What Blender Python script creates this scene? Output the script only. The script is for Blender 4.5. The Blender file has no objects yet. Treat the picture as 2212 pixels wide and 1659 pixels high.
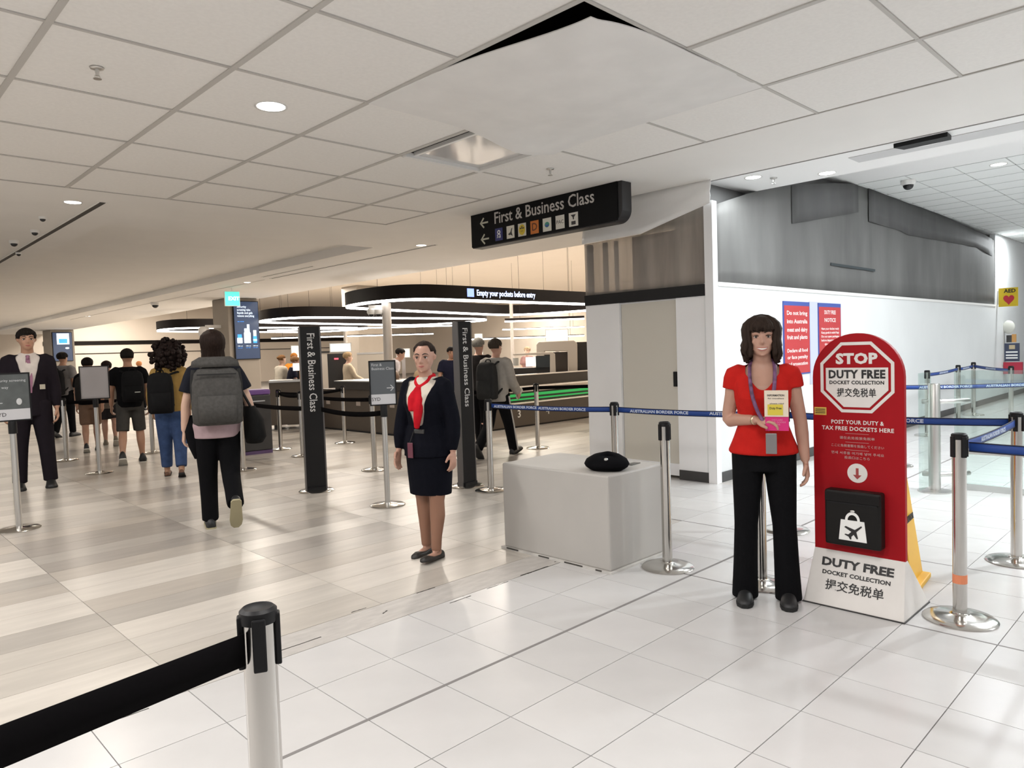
import bpy, bmesh, math, random
from mathutils import Vector, Matrix
random.seed(7)
PI = math.pi
C = bpy.context.scene.collection
SC = bpy.context.scene

# ------------------------------------------------------------------ camera
W, H = 2212, 1659
FPX = 1557.6
EYE = Vector((0, 0, 1.45))
_y, _p, _r = (math.radians(a) for a in (44.3286, -2.6788, -1.9382))
FWD = Vector((math.cos(_p)*math.sin(_y), math.cos(_p)*math.cos(_y), math.sin(_p)))
_rt = FWD.cross(Vector((0, 0, 1))).normalized()
_up = _rt.cross(FWD)
RT = math.cos(_r)*_rt + math.sin(_r)*_up
UP = -math.sin(_r)*_rt + math.cos(_r)*_up
cam = bpy.data.cameras.new('camera')
cam.sensor_fit = 'HORIZONTAL'; cam.sensor_width = 36; cam.lens = FPX/W*36
cam.clip_start = 0.05; cam.clip_end = 200
camo = bpy.data.objects.new('camera', cam); C.objects.link(camo)
M = Matrix((RT, UP, -FWD)).transposed().to_4x4(); M.translation = EYE
camo.matrix_world = M
SC.camera = camo

# ------------------------------------------------------------------ world, exposure
world = bpy.data.worlds.new('world'); SC.world = world
world.use_nodes = True
bg = world.node_tree.nodes['Background']
bg.inputs[0].default_value = (1.0, 0.985, 0.965, 1); bg.inputs[1].default_value = 0.62
SC.view_settings.view_transform = 'Standard'
SC.view_settings.look = 'None'
SC.view_settings.gamma = 1.0
SC.view_settings.exposure = 0.0
SC.view_settings.use_curve_mapping = False

def area(name, loc, sx, sy, watts, col=(1, 1, 1), rot=(0, 0, 0), spread=PI):
    l = bpy.data.lights.new(name, 'AREA'); l.shape = 'RECTANGLE'; l.size = sx; l.size_y = sy
    l.energy = watts; l.color = col; l.spread = spread
    o = bpy.data.objects.new(name, l); C.objects.link(o); o.location = loc; o.rotation_euler = rot
    return o
WARM = (1.0, 0.90, 0.78); NEUT = (1.0, 0.97, 0.94); COOL = (0.93, 0.98, 1.0)
# added fill lamps, no fixtures: security hall (warm), bright room to the right (cool), concourse (neutral)
for (x, y) in ((11.5, 13), (11.5, 20), (11.5, 27), (11.5, 34), (11.5, 41), (17, 10), (17, 16), (17, 23), (17, 30), (24, 13), (24, 20), (24, 27), (30, 17), (30, 30)):
    area('hall_fill_light', (x, y, 4.55), 2.4, 1.2, 400, WARM)
for (x, y) in ((8.6, 0.8), (12.0, 0.4), (16, 0.4)):
    area('room_fill_light', (x, y, 3.55), 1.1, 1.1, 100, COOL)
for (x, y) in ((1.2, 0.6), (-1.0, 2.5), (-0.8, 6.0), (-2.0, 9.0)):
    area('concourse_fill_light', (x, y, 3.09), 1.1, 0.5, 60 if y < 1 else 92, NEUT)
area('concourse_fill_light', (5.0, -2.2, 3.09), 1.1, 0.5, 50, (0.98, 0.98, 1.0))
for (y, w_) in ((18.5, 40), (24, 70), (31, 85), (38, 85)):
    area('concourse_fill_light', (4.4, y, 3.23), 1.1, 0.5, w_, WARM)  # fill lamps put in to lift the far concourse

# ------------------------------------------------------------------ survey helpers (photo measurement -> place in metres)
def ray(x, y): return FWD + RT*((x-W/2)/FPX) + UP*((H/2-y)/FPX)
def at(x, y, z=0.0):
    d = ray(x, y); return EYE + d*((z-EYE.z)/d.z)
def atx(x, y, X):
    d = ray(x, y); return EYE + d*(X/d.x)
def aty(x, y, Y):
    d = ray(x, y); return EYE + d*(Y/d.y)
def atd(x, y, D): return EYE + ray(x, y)*D
def pix(P):
    q = Vector(P)-EYE; d = q.dot(FWD)
    return (W/2+FPX*q.dot(RT)/d, H/2-FPX*q.dot(UP)/d, d)

# ------------------------------------------------------------------ materials
MATS = {}
def mat(name, col, rough=0.6, metal=0.0, noise=0.0, nscale=8.0, spec=0.5, emit=None, estr=0.0, stretch=None, bump=0.0, bscale=60.0, alpha=1.0, coat=0.0):
    if name in MATS: return MATS[name]
    m = bpy.data.materials.new(name); m.use_nodes = True
    nt = m.node_tree; b = nt.nodes['Principled BSDF']
    c = (col[0], col[1], col[2], 1)
    b.inputs['Base Color'].default_value = c
    b.inputs['Roughness'].default_value = rough
    b.inputs['Metallic'].default_value = metal
    b.inputs['Specular IOR Level'].default_value = spec
    b.inputs['Coat Weight'].default_value = coat
    if alpha < 1: b.inputs['Alpha'].default_value = alpha
    if emit:
        b.inputs['Emission Color'].default_value = (emit[0], emit[1], emit[2], 1); b.inputs['Emission Strength'].default_value = estr
    if noise or bump:
        tc = nt.nodes.new('ShaderNodeTexCoord'); mp = nt.nodes.new('ShaderNodeMapping')
        if stretch: mp.inputs['Scale'].default_value = stretch
        nt.links.new(tc.outputs['Object'], mp.inputs[0])
    if noise:
        n = nt.nodes.new('ShaderNodeTexNoise'); n.inputs['Scale'].default_value = nscale; n.inputs['Detail'].default_value = 5
        nt.links.new(mp.outputs[0], n.inputs['Vector'])
        r = nt.nodes.new('ShaderNodeValToRGB')
        r.color_ramp.elements[0].position = 0.3; r.color_ramp.elements[1].position = 0.72
        r.color_ramp.elements[0].color = tuple(max(0, v*(1-noise)) for v in col)+(1,)
        r.color_ramp.elements[1].color = tuple(min(1, v*(1+noise*0.6)) for v in col)+(1,)
        nt.links.new(n.outputs[0], r.inputs[0]); nt.links.new(r.outputs[0], b.inputs['Base Color'])
    if bump:
        n2 = nt.nodes.new('ShaderNodeTexNoise'); n2.inputs['Scale'].default_value = bscale; n2.inputs['Detail'].default_value = 3
        nt.links.new(mp.outputs[0], n2.inputs['Vector'])
        bp = nt.nodes.new('ShaderNodeBump'); bp.inputs['Strength'].default_value = bump; bp.inputs['Distance'].default_value = 0.01
        nt.links.new(n2.outputs[0], bp.inputs['Height']); nt.links.new(bp.outputs[0], b.inputs['Normal'])
    MATS[name] = m; return m
def film(name, col, trans, nscale, stretch):
    m = bpy.data.materials.new(name); m.use_nodes = True; nt = m.node_tree
    b = nt.nodes['Principled BSDF']; b.inputs['Roughness'].default_value = 0.65
    out = nt.nodes['Material Output']; t = nt.nodes.new('ShaderNodeBsdfTransparent'); mx = nt.nodes.new('ShaderNodeMixShader')
    tc = nt.nodes.new('ShaderNodeTexCoord'); mp = nt.nodes.new('ShaderNodeMapping'); mp.inputs['Scale'].default_value = stretch
    n = nt.nodes.new('ShaderNodeTexNoise'); n.inputs['Scale'].default_value = nscale; n.inputs['Detail'].default_value = 4
    r = nt.nodes.new('ShaderNodeValToRGB')
    r.color_ramp.elements[0].position = 0.28; r.color_ramp.elements[1].position = 0.75
    r.color_ramp.elements[0].color = tuple(v*0.74 for v in col)+(1,); r.color_ramp.elements[1].color = tuple(min(1, v*1.28) for v in col)+(1,)
    nt.links.new(tc.outputs['Object'], mp.inputs[0]); nt.links.new(mp.outputs[0], n.inputs['Vector'])
    nt.links.new(n.outputs[0], r.inputs[0]); nt.links.new(r.outputs[0], b.inputs['Base Color'])
    mx.inputs[0].default_value = trans
    nt.links.new(b.outputs[0], mx.inputs[1]); nt.links.new(t.outputs[0], mx.inputs[2]); nt.links.new(mx.outputs[0], out.inputs[0])
    MATS[name] = m; return m
def glass(name, col=(0.9, 0.97, 0.95), trans=0.86):
    m = bpy.data.materials.new(name); m.use_nodes = True; nt = m.node_tree
    out = nt.nodes['Material Output']; nt.nodes.remove(nt.nodes['Principled BSDF'])
    t = nt.nodes.new('ShaderNodeBsdfTransparent'); t.inputs[0].default_value = (*col, 1)
    g = nt.nodes.new('ShaderNodeBsdfGlossy'); g.inputs['Roughness'].default_value = 0.04
    mx = nt.nodes.new('ShaderNodeMixShader'); mx.inputs[0].default_value = trans
    nt.links.new(g.outputs[0], mx.inputs[1]); nt.links.new(t.outputs[0], mx.inputs[2]); nt.links.new(mx.outputs[0], out.inputs[0])
    MATS[name] = m; return m

# ------------------------------------------------------------------ mesh builder
class MB:
    def __init__(s): s.v = []; s.f = []
    def add(s, vs, fs):
        k = len(s.v); s.v += [Vector(p) for p in vs]; s.f += [[i+k for i in f] for f in fs]; return s
    def box(s, a, b, M=None):
        x0, y0, z0 = a; x1, y1, z1 = b
        vs = [Vector(p) for p in ((x0,y0,z0),(x1,y0,z0),(x1,y1,z0),(x0,y1,z0),(x0,y0,z1),(x1,y0,z1),(x1,y1,z1),(x0,y1,z1))]
        if M: vs = [M @ p for p in vs]
        return s.add(vs, [(3,2,1,0),(4,5,6,7),(0,1,5,4),(1,2,6,5),(2,3,7,6),(3,0,4,7)])
    def loft(s, rings, caps=True, closed=True):
        n = len(rings[0]); vs = [p for r in rings for p in r]; fs = []
        for i in range(len(rings)-1):
            for j in range(n if closed else n-1):
                a = i*n+j; b = i*n+(j+1) % n
                fs.append((a, b, b+n, a+n))
        if caps and closed:
            fs.append(tuple(range(n-1, -1, -1))); fs.append(tuple(range((len(rings)-1)*n, len(rings)*n)))
        return s.add(vs, fs)
    def ell(s, secs, n=16):      # secs: (centre, half-width vector, half-depth vector)
        rings = []
        for c, u, w in secs:
            c = Vector(c); u = Vector(u); w = Vector(w)
            rings.append([c+u*math.cos(2*PI*k/n)+w*math.sin(2*PI*k/n) for k in range(n)])
        return s.loft(rings)
    def tube(s, pts, rad, n=8, sub=0, flat=None):
        pts = [Vector(p) for p in pts]
        if not isinstance(rad, (list, tuple)): rad = [rad]*len(pts)
        if sub: pts, rad = spline(pts, rad, sub)
        rings = []; pu = None
        for i, p in enumerate(pts):
            d = (pts[min(i+1, len(pts)-1)]-pts[max(i-1, 0)]).normalized()
            if pu is None: u = d.orthogonal().normalized() if flat is None else (Vector(flat)-d*d.dot(Vector(flat))).normalized()
            else: u = (pu-d*d.dot(pu)).normalized()
            pu = u; w = d.cross(u)
            rings.append([p+(u*math.cos(2*PI*k/n)+w*math.sin(2*PI*k/n))*rad[i] for k in range(n)])
        return s.loft(rings)
    def cyl(s, p0, p1, r0, r1=None, n=20): return s.tube([p0, p1], [r0, r0 if r1 is None else r1], n)
    def lathe(s, prof, n=28, c=(0, 0, 0)):
        c = Vector(c)
        return s.loft([[c+Vector((r*math.cos(2*PI*k/n), r*math.sin(2*PI*k/n), z)) for k in range(n)] for r, z in prof])
    def sphere(s, c, r, seg=16, rings=10):
        c = Vector(c); r = (r, r, r) if not hasattr(r, '__len__') else r
        R_ = []
        for i in range(rings+1):
            t = -PI/2+PI*i/rings; t = max(-PI/2+0.02, min(PI/2-0.02, t))
            R_.append([c+Vector((r[0]*math.cos(t)*math.cos(2*PI*k/seg), r[1]*math.cos(t)*math.sin(2*PI*k/seg), r[2]*math.sin(t))) for k in range(seg)])
        return s.loft(R_)
    def prism(s, poly, d, M=None):   # poly in XZ plane, extruded along +Y by d
        n = len(poly); vs = [Vector((x, 0, z)) for x, z in poly]+[Vector((x, d, z)) for x, z in poly]
        if M: vs = [M @ p for p in vs]
        fs = [tuple(range(n)), tuple(range(2*n-1, n-1, -1))]+[(i, i+n, (i+1) % n+n, (i+1) % n) for i in range(n)]
        return s.add(vs, fs)
    def slab(s, poly, z0, z1):       # poly in XY plane
        n = len(poly); vs = [(x, y, z0) for x, y in poly]+[(x, y, z1) for x, y in poly]
        return s.add(vs, [tuple(range(n-1, -1, -1)), tuple(range(n, 2*n))]+[(i, (i+1) % n, (i+1) % n+n, i+n) for i in range(n)])
    def grid(s, P, thick=None):      # P[i][j] points, open sheet or thin solid along normal offset vector
        a = len(P); b = len(P[0])
        if thick is None:
            return s.add([p for r in P for p in r], [(i*b+j, (i+1)*b+j, (i+1)*b+j+1, i*b+j+1) for i in range(a-1) for j in range(b-1)])
        t = Vector(thick); vs = [Vector(p) for r in P for p in r]+[Vector(p)+t for r in P for p in r]; k = a*b
        fs = [(i*b+j, (i+1)*b+j, (i+1)*b+j+1, i*b+j+1) for i in range(a-1) for j in range(b-1)]
        fs += [tuple(reversed([q+k for q in f])) for f in fs]
        bd = [(i, 0) for i in range(a)]+[(a-1, j) for j in range(1, b)]+[(i, b-1) for i in range(a-2, -1, -1)]+[(0, j) for j in range(b-2, 0, -1)]
        bi = [i*b+j for i, j in bd]
        for q in range(len(bi)):
            x, y = bi[q], bi[(q+1) % len(bi)]; fs.append((y, x, x+k, y+k))
        return s.add(vs, fs)
    def mesh(s, name):
        m = bpy.data.meshes.new(name); m.from_pydata([tuple(p) for p in s.v], [], s.f)
        bm = bmesh.new(); bm.from_mesh(m); bmesh.ops.recalc_face_normals(bm, faces=bm.faces); bm.to_mesh(m); bm.free()
        return m
    def build(s, name, material, parent=None, smooth=False, bevel=0.0, angle=40):
        return link(name, s.mesh(name), material, parent, smooth, bevel, angle)
def spline(pts, rad, sub):
    P = [pts[0]]+list(pts)+[pts[-1]]; Q = [rad[0]]+list(rad)+[rad[-1]]; op = []; orr = []
    for i in range(1, len(P)-2):
        for k in range(sub):
            t = k/sub; t2 = t*t; t3 = t2*t
            op.append(0.5*((2*P[i])+(-P[i-1]+P[i+1])*t+(2*P[i-1]-5*P[i]+4*P[i+1]-P[i+2])*t2+(-P[i-1]+3*P[i]-3*P[i+1]+P[i+2])*t3))
            orr.append(Q[i]+(Q[i+1]-Q[i])*t)
    op.append(P[-2]); orr.append(Q[-2]); return op, orr
def link(name, me, material, parent=None, smooth=False, bevel=0.0, angle=40):
    o = bpy.data.objects.new(name, me); C.objects.link(o)
    if material is not None:
        me.materials.clear(); me.materials.append(material)
    if smooth:
        me.shade_smooth()
        if smooth == 'auto':
            try: me.set_sharp_from_angle(angle=math.radians(angle))
            except Exception: pass
    if bevel:
        md = o.modifiers.new('bevel', 'BEVEL'); md.width = bevel; md.segments = 2; md.limit_method = 'ANGLE'
    if parent is not None: o.parent = parent
    return o
def inst(o, parent=None, loc=None, rot=None):
    c = o.copy(); C.objects.link(c); c.parent = parent if parent is not None else o.parent
    if loc is not None: c.location = loc
    if rot is not None: c.rotation_euler = rot
    return c
def copy_tree(root, loc, rotz=None):
    r = root.copy(); C.objects.link(r); r.location = loc
    if rotz is not None: r.rotation_euler = (0, 0, rotz)
    for ch in list(root.children):
        c = ch.copy(); C.objects.link(c); c.parent = r
        for g in ch.children:
            d = g.copy(); C.objects.link(d); d.parent = c
    return r
def thing(name, label, cat, loc=(0, 0, 0), rotz=0.0, group=None):
    o = bpy.data.objects.new(name, None); C.objects.link(o); o.empty_display_size = 0.1
    o.location = loc; o.rotation_euler = (0, 0, rotz); tag(o, label, cat, group); return o
def tag(o, label, cat, group=None):
    o['label'] = label; o['category'] = cat
    if group: o['group'] = group
    return o
def struct(o): o['kind'] = 'structure'; return o
def text(body, size, material, parent, M, name='lettering', align='CENTER', bold=0.0, spacing=1.0, width=None, depth=0.0015, line=1.0):
    cu = bpy.data.curves.new('txt', 'FONT'); cu.body = body; cu.size = size; cu.align_x = align; cu.align_y = 'CENTER'
    cu.offset = bold*size; cu.space_character = spacing; cu.space_line = line; cu.extrude = depth; cu.resolution_u = 2
    to = bpy.data.objects.new('txt', cu); C.objects.link(to)
    bpy.context.view_layer.update()
    me = bpy.data.meshes.new_from_object(to.evaluated_get(bpy.context.evaluated_depsgraph_get()))
    bpy.data.objects.remove(to); bpy.data.curves.remove(cu)
    if width:
        xs = [v.co.x for v in me.vertices]; w0 = max(xs)-min(xs)
        me.transform(Matrix.Scale(width/w0, 4, (1, 0, 0)))
    o = link(name, me, material, parent)
    o.matrix_local = M; return o
def frame(origin, xdir, zdir=(0, 0, 1)):   # local X -> xdir, local Y -> zdir (text upright), local Z -> normal
    x = Vector(xdir).normalized(); y = Vector(zdir); y = (y-x*x.dot(y)).normalized(); n = x.cross(y)
    m = Matrix((x, y, n)).transposed().to_4x4(); m.translation = Vector(origin); return m

# palette
chrome = mat('chrome', (0.60, 0.58, 0.55), 0.16, 1.0, noise=0.06, nscale=3)
steel = mat('brushed_steel', (0.62, 0.61, 0.59), 0.30, 1.0)
black = mat('black_plastic', (0.008, 0.008, 0.009), 0.5, spec=0.25)
blackm = mat('black_metal', (0.008, 0.0075, 0.008), 0.42, spec=0.25)
charcoal = mat('charcoal', (0.035, 0.033, 0.033), 0.5)
white = mat('white_paint', (0.80, 0.79, 0.77), 0.55)
bright = mat('bright_print', (0.85, 0.85, 0.83), 0.5)
lamp = mat('lamp_glow', (1, 1, 1), 0.5, emit=(1.0, 0.97, 0.92), estr=9)
led = mat('led_strip', (1, 1, 1), 0.5, emit=(1.0, 0.97, 0.93), estr=10)
# ------------------------------------------------------------------ floor
grout = mat('grout', (0.30, 0.285, 0.27), 0.8)
joint = mat('dark_joint', (0.20, 0.19, 0.185), 0.7)
floor = struct(MB().box((-9, -7, -0.06), (44, 48, -0.008)).build('floor', grout))
tileM = [mat('white_tile_%d' % i, c, 0.26, noise=0.035, nscale=5, spec=0.4) for i, c in enumerate(((0.555, 0.545, 0.54), (0.575, 0.565, 0.56), (0.535, 0.525, 0.52)))]
TX0, TSX, TY0, TSY = 1.5196, 0.39625, 2.8488, 0.40827
def tile_mesh(w, d, g, name):
    return MB().box((g/2, g/2, -0.008), (w-g/2, d-g/2, 0)).mesh(name)
tm = [tile_mesh(TSX, TSY, 0.004, 'floor_tile') for _ in range(3)]
for k in range(3): tm[k].materials.append(tileM[k])
rest = MB(); ntile = 0
def put(me, name, x, y, parent):
    o = bpy.data.objects.new(name, me); C.objects.link(o); o.location = (x, y, 0); o.parent = parent; return o
cells = []
for i in range(-22, 60):
    for j in range(-6, 22):
        x = TX0+TSX*i; y = TY0-TSY*(j-1)-TSY
        if y+0.2 > 3.257 and not (x > 5.05 and y+0.2 < 4.48): continue
        if y+0.2 > 3.84 and x+0.2 > 6.66: continue
        cells.append((x, y))
def vis(x, y, w, d):
    q = Vector((x+w/2, y+d/2, 0))-EYE
    if q.dot(FWD) < 0.8: return 0
    P = pix((x+w/2, y+d/2, 0)); return 1/P[2] if -140 < P[0] < W+140 and P[1] < H+160 else 0
def is_near(c): return vis(c[0], c[1], TSX, TSY)
cells.sort(key=is_near, reverse=True)
for k, (x, y) in enumerate(cells):
    if k < 285 and is_near((x, y)) > 0.09: put(random.choice(tm), 'floor_tile', x, y, floor)
    else: rest.box((x+0.002, y+0.002, -0.008), (x+TSX-0.002, y+TSY-0.002, 0))
o = rest.build('floor_tile_field', tileM[0], floor); o['kind'] = 'stuff'
# movement joints: wide dark lines in the white tiling
for (a, b) in (((-4, 2.4405-0.009), (30, 2.4405+0.009)),):
    MB().box((a[0], a[1], -0.007), (b[0], b[1], 0.0006)).build('movement_joint', joint, floor)
for x in (3.897, 5.0858):
    MB().box((x-0.006, -6, -0.007), (x+0.006, 3.25 if x < 4.2 else 4.47, 0.0006)).build('movement_joint', joint, floor)
# stone planks, stack bonded, of mixed tone
pc = ((0.56, 0.52, 0.47), (0.47, 0.435, 0.39), (0.39, 0.36, 0.325), (0.335, 0.305, 0.275), (0.51, 0.475, 0.43), (0.43, 0.39, 0.345))
plankM = [mat('stone_plank_%d' % i, c, 0.28, noise=0.11, nscale=2.6, stretch=(0.8, 5, 1), spec=0.4) for i, c in enumerate(pc)]
PX0, PSX, PY0, PSY = 1.13, 1.19, 3.52, 0.293
pm = []
for k in range(6):
    m_ = tile_mesh(PSX, PSY, 0.003, 'stone_plank'); m_.materials.append(plankM[k]); pm.append(m_)
wts = (3, 5, 6, 3, 4, 5)
cells = []
for i in range(-8, 26):
    for j in range(0, 100):
        x = PX0+PSX*i; y = PY0+PSY*j
        if x > 4.65 and y+0.1 < 4.69: continue
        cells.append((x, y))
cells.sort(key=lambda c: vis(c[0], c[1], PSX, PSY), reverse=True)
forced = {(1.13, 3): 0, }
rests = [MB() for _ in range(6)]
for k, (x, y) in enumerate(cells):
    t = random.choices(range(6), wts)[0]
    ii = round((x-PX0)/PSX); jj = round((y-PY0)/PSY)
    t = {(0, 5): 0, (0, 6): 0, (-1, 8): 0, (0, 2): 0, (0, 3): 2, (0, 4): 5, (1, 4): 2, (1, 3): 5, (1, 2): 0, (0, 7): 5, (0, 8): 3, (0, 9): 2,
         (0, 10): 3, (0, 11): 3, (-1, 6): 5, (-1, 7): 2, (2, 2): 4, (2, 1): 0, (1, 1): 0, (1, 0): 1, (1, 5): 3, (1, 6): 4, (0, 1): 4, (0, 0): 1}.get((ii, jj), t)
    if k < 290 and vis(x, y, PSX, PSY) > 0.05: put(pm[t], 'stone_plank', x, y, floor)
    else: rests[t].box((x+0.0015, y+0.0015, -0.008), (x+PSX-0.0015, y+PSY-0.0015, 0))
for t in range(6):
    o = rests[t].build('stone_plank_field', plankM[t], floor); o['kind'] = 'stuff'
# worn filler strip where the two floors meet
filler = mat('worn_filler', (0.47, 0.445, 0.42), 0.5, noise=0.14, nscale=9, stretch=(1, 2.5, 1))
MB().box((-5, 3.262, -0.008), (4.28, 3.518, -0.0006)).build('filler_strip', filler, floor)
MB().box((3.2, 3.262, -0.0079), (7.0, 5.3, -0.0012)).build('filler_strip', filler, floor)
chip = mat('chipped_edge', (0.05, 0.046, 0.04), 0.8)
for (px, py, l, a) in ((775, 1318, .10, 0), (832, 1322, .05, .5), (640, 1394, .28, 0), (920, 1275, .14, 0), (1075, 1264, .18, 0), (1155, 1233, .26, 0), (995, 1295, .16, 0), (185, 1578, .18, 0), (260, 1552, .22, 0), (1203, 1212, .05, 0)):
    p = at(px, py)
    mb = MB()
    m_ = Matrix.Translation((p.x, p.y, 0)) @ Matrix.Rotation(a, 4, 'Z')
    n = 7; top = [(-l/2+l*k/n, random.uniform(0.001, 0.006)) for k in range(n+1)]; bot = [(-l/2+l*k/n, -random.uniform(0.001, 0.004)) for k in range(n, -1, -1)]
    mb.slab(top+bot, -0.004, 0.0008); mb.v = [m_ @ v for v in mb.v]
    mb.build('chipped_edge', chip, floor)

# ------------------------------------------------------------------ ceilings
ZC = 3.105
plaster = mat('ceiling_plaster', (0.83, 0.81, 0.78), 0.85, noise=0.02, nscale=2)
plasterw = mat('ceiling_plaster_white', (0.90, 0.90, 0.89), 0.8)
ctile = mat('ceiling_tile_board', (0.85, 0.83, 0.80), 0.9, noise=0.03, nscale=40)
tbar = mat('t_bar_grey', (0.52, 0.50, 0.47), 0.6)
void = mat('plenum_dark', (0.02, 0.018, 0.016), 0.9)
GX = [-2.68, -1.777, -0.874, 0.029, 0.932, 1.8346, 2.7374, 3.6402, 4.543, 5.402]
GY = [4.0643+0.91806*j for j in range(-7, 5)]
T = 0.16
mb = MB()
mb.box((5.402, -7, ZC), (6.70, 7.7366, ZC+T)); mb.box((-9, 7.7366, ZC), (9.0, 9.49, ZC+T)); mb.box((6.70, 5.6, ZC), (9.0, 7.7366, ZC+T))
mb.box((6.37, 9.49, ZC), (9.0, 48, ZC+T)); mb.box((-9, 9.49, ZC), (2.62, 48, ZC+T)); mb.box((-9, -7, ZC), (-2.68, 7.7366, ZC+T))
mb.box((-2.68, -7, ZC), (5.402, GY[0], ZC+T))
mb.box((2.62, 9.49, ZC+0.14), (6.37, 48, ZC+0.30))
mb.slab([(7.69, 4.3), (8.55, 5.6), (7.69, 5.6)], ZC, ZC+T)
mb.box((9.0, 5.6, ZC), (9.04, 48, 4.62))
ceiling = struct(mb.build('ceiling', plaster))
# plenum above the grid
MB().box((-2.9, GY[0]-0.2, ZC+0.45), (5.6, 7.95, ZC+0.5)).build('plenum_soffit', void, ceiling)
pl = MB(); pl.box((-2.9, GY[0]-.2, ZC+.1), (-2.7, 7.95, ZC+.46)); pl.box((5.41, GY[0]-.2, ZC+.162), (5.6, 7.95, ZC+.46)); pl.box((-2.9, 7.75, ZC+.162), (5.6, 7.95, ZC+.46)); pl.box((-2.9, GY[0]-.2, ZC+.162), (5.6, GY[0], ZC+.46))
pl.build('plenum_side', void, ceiling)
skip = {(6, 4+1), (7, 5), (6, 6), (7, 6)}
def gi(v, L): return min(range(len(L)), key=lambda k: abs(L[k]-v))
jx2, jx4 = gi(2.7374, GX), gi(4.543, GX); jd0 = gi(4.0643, GY)
tmc = {}
for i in range(len(GX)-1):
    for j in range(len(GY)-1):
        if jx2 <= i < jx4 and jd0-2 <= j < jd0: continue            # hidden by the sagging sheet
        if i == jx4-1 and j == jd0: continue                        # light panel
        w = GX[i+1]-GX[i]; d = GY[j+1]-GY[j]; key = (round(w, 3), round(d, 3))
        if key not in tmc:
            tmc[key] = MB().box((0.012, 0.012, 0.004), (w-0.012, d-0.012, 0.022)).mesh('ceiling_tile'); tmc[key].materials.append(ctile)
        o = put(tmc[key], 'ceiling_tile', GX[i], GY[j], ceiling); o.location.z = ZC+random.uniform(-0.001, 0.003)
for i, x in enumerate(GX[1:-1]):
    k = i+1
    segs = [(GY[0], GY[-1])]
    if k == jx2+1: segs = [(GY[0], GY[jd0-2]), (GY[jd0], GY[-1])]
    for a, b in segs: MB().box((x-0.017, a, ZC-0.002), (x+0.017, b, ZC+0.02)).build('t_bar', tbar, ceiling)
for j, y in enumerate(GY[1:-1]):
    k = j+1
    segs = [(GX[0], GX[-1])]
    if k == jd0-1: segs = [(GX[0], GX[jx2]), (GX[jx4], GX[-1])]
    for a, b in segs: MB().box((a, y-0.011, ZC-0.001), (b, y+0.011, ZC+0.018)).build('cross_bar', tbar, ceiling)
for (a, b) in (((5.395, GY[0]), (5.411, GY[-1])), ((GX[0], 7.729), (5.411, 7.743))):
    MB().box((a[0], a[1], ZC-0.001), (b[0], b[1], ZC+0.02)).build('edge_trim', tbar, ceiling)
# sagging sheet covering a 2 x 2 opening
X0, X1, Y0, Y1 = GX[jx2], GX[jx4], GY[jd0-2], GY[jd0]
N = 28; P = []
for a in range(N+1):
    r_ = []
    for b in range(N+1):
        u = a/N; v = b/N
        x = X0+(X1-X0)*u; y = Y0+(Y1-Y0)*v
        z = ZC-0.006-0.055*math.sin(PI*u)*math.sin(PI*v)
        z -= 0.095*math.exp(-((u-0.78)/0.22)**2-((v-1.02)/0.16)**2)     # drooping edge by the light panel
        c_ = math.exp(-((u-0.02)/0.20)**2-((v-0.02)/0.34)**2)
        x += 0.115*math.exp(-(u/0.10)**2)*math.exp(-((v-0.05)/0.40)**2); z -= 0.030*c_
        y += 0.05*math.exp(-(v/0.08)**2)*math.exp(-(u/0.25)**2)
        z += 0.006*math.sin(9*u+4*v)*(1-v)
        r_.append(Vector((x, y, z)))
    P.append(r_)
sheetM = mat('sheet_board', (0.80, 0.785, 0.765), 0.75, noise=0.05, nscale=4)
o = MB().grid(P, (0, 0, 0.006)).build('ceiling_sheet', sheetM, None, smooth='auto')
tag(o, 'large sagging off-white sheet covering several tiles of the ceiling', 'ceiling sheet')
# unlit light panel with one edge dropped
lt = thing('ceiling_light', 'unlit glossy square light panel dropped out of the tile ceiling', 'light panel', (GX[jx4-1], GY[jd0], ZC))
pw, pd = GX[jx4]-GX[jx4-1], GY[jd0+1]-GY[jd0]
fr = MB(); e = 0.035
fr.box((0.02, pd-0.07, -0.02), (pw-0.02, pd-0.02, 0.02)); fr.box((pw-0.07, 0.03, -0.02), (pw-0.02, pd-0.07, 0.02)); fr.box((0.10, 0.06, -0.0), (0.13, pd-0.07, 0.03)); fr.box((0.13, 0.06, 0.0), (pw-0.07, 0.09, 0.03))
fr.build('frame', white, lt)
MB().box((0.13, 0.09, 0.008), (pw-0.07, pd-0.07, 0.016)).build('diffuser', mat('acrylic_diffuser', (0.60, 0.59, 0.58), 0.08, spec=0.8), lt)
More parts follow.
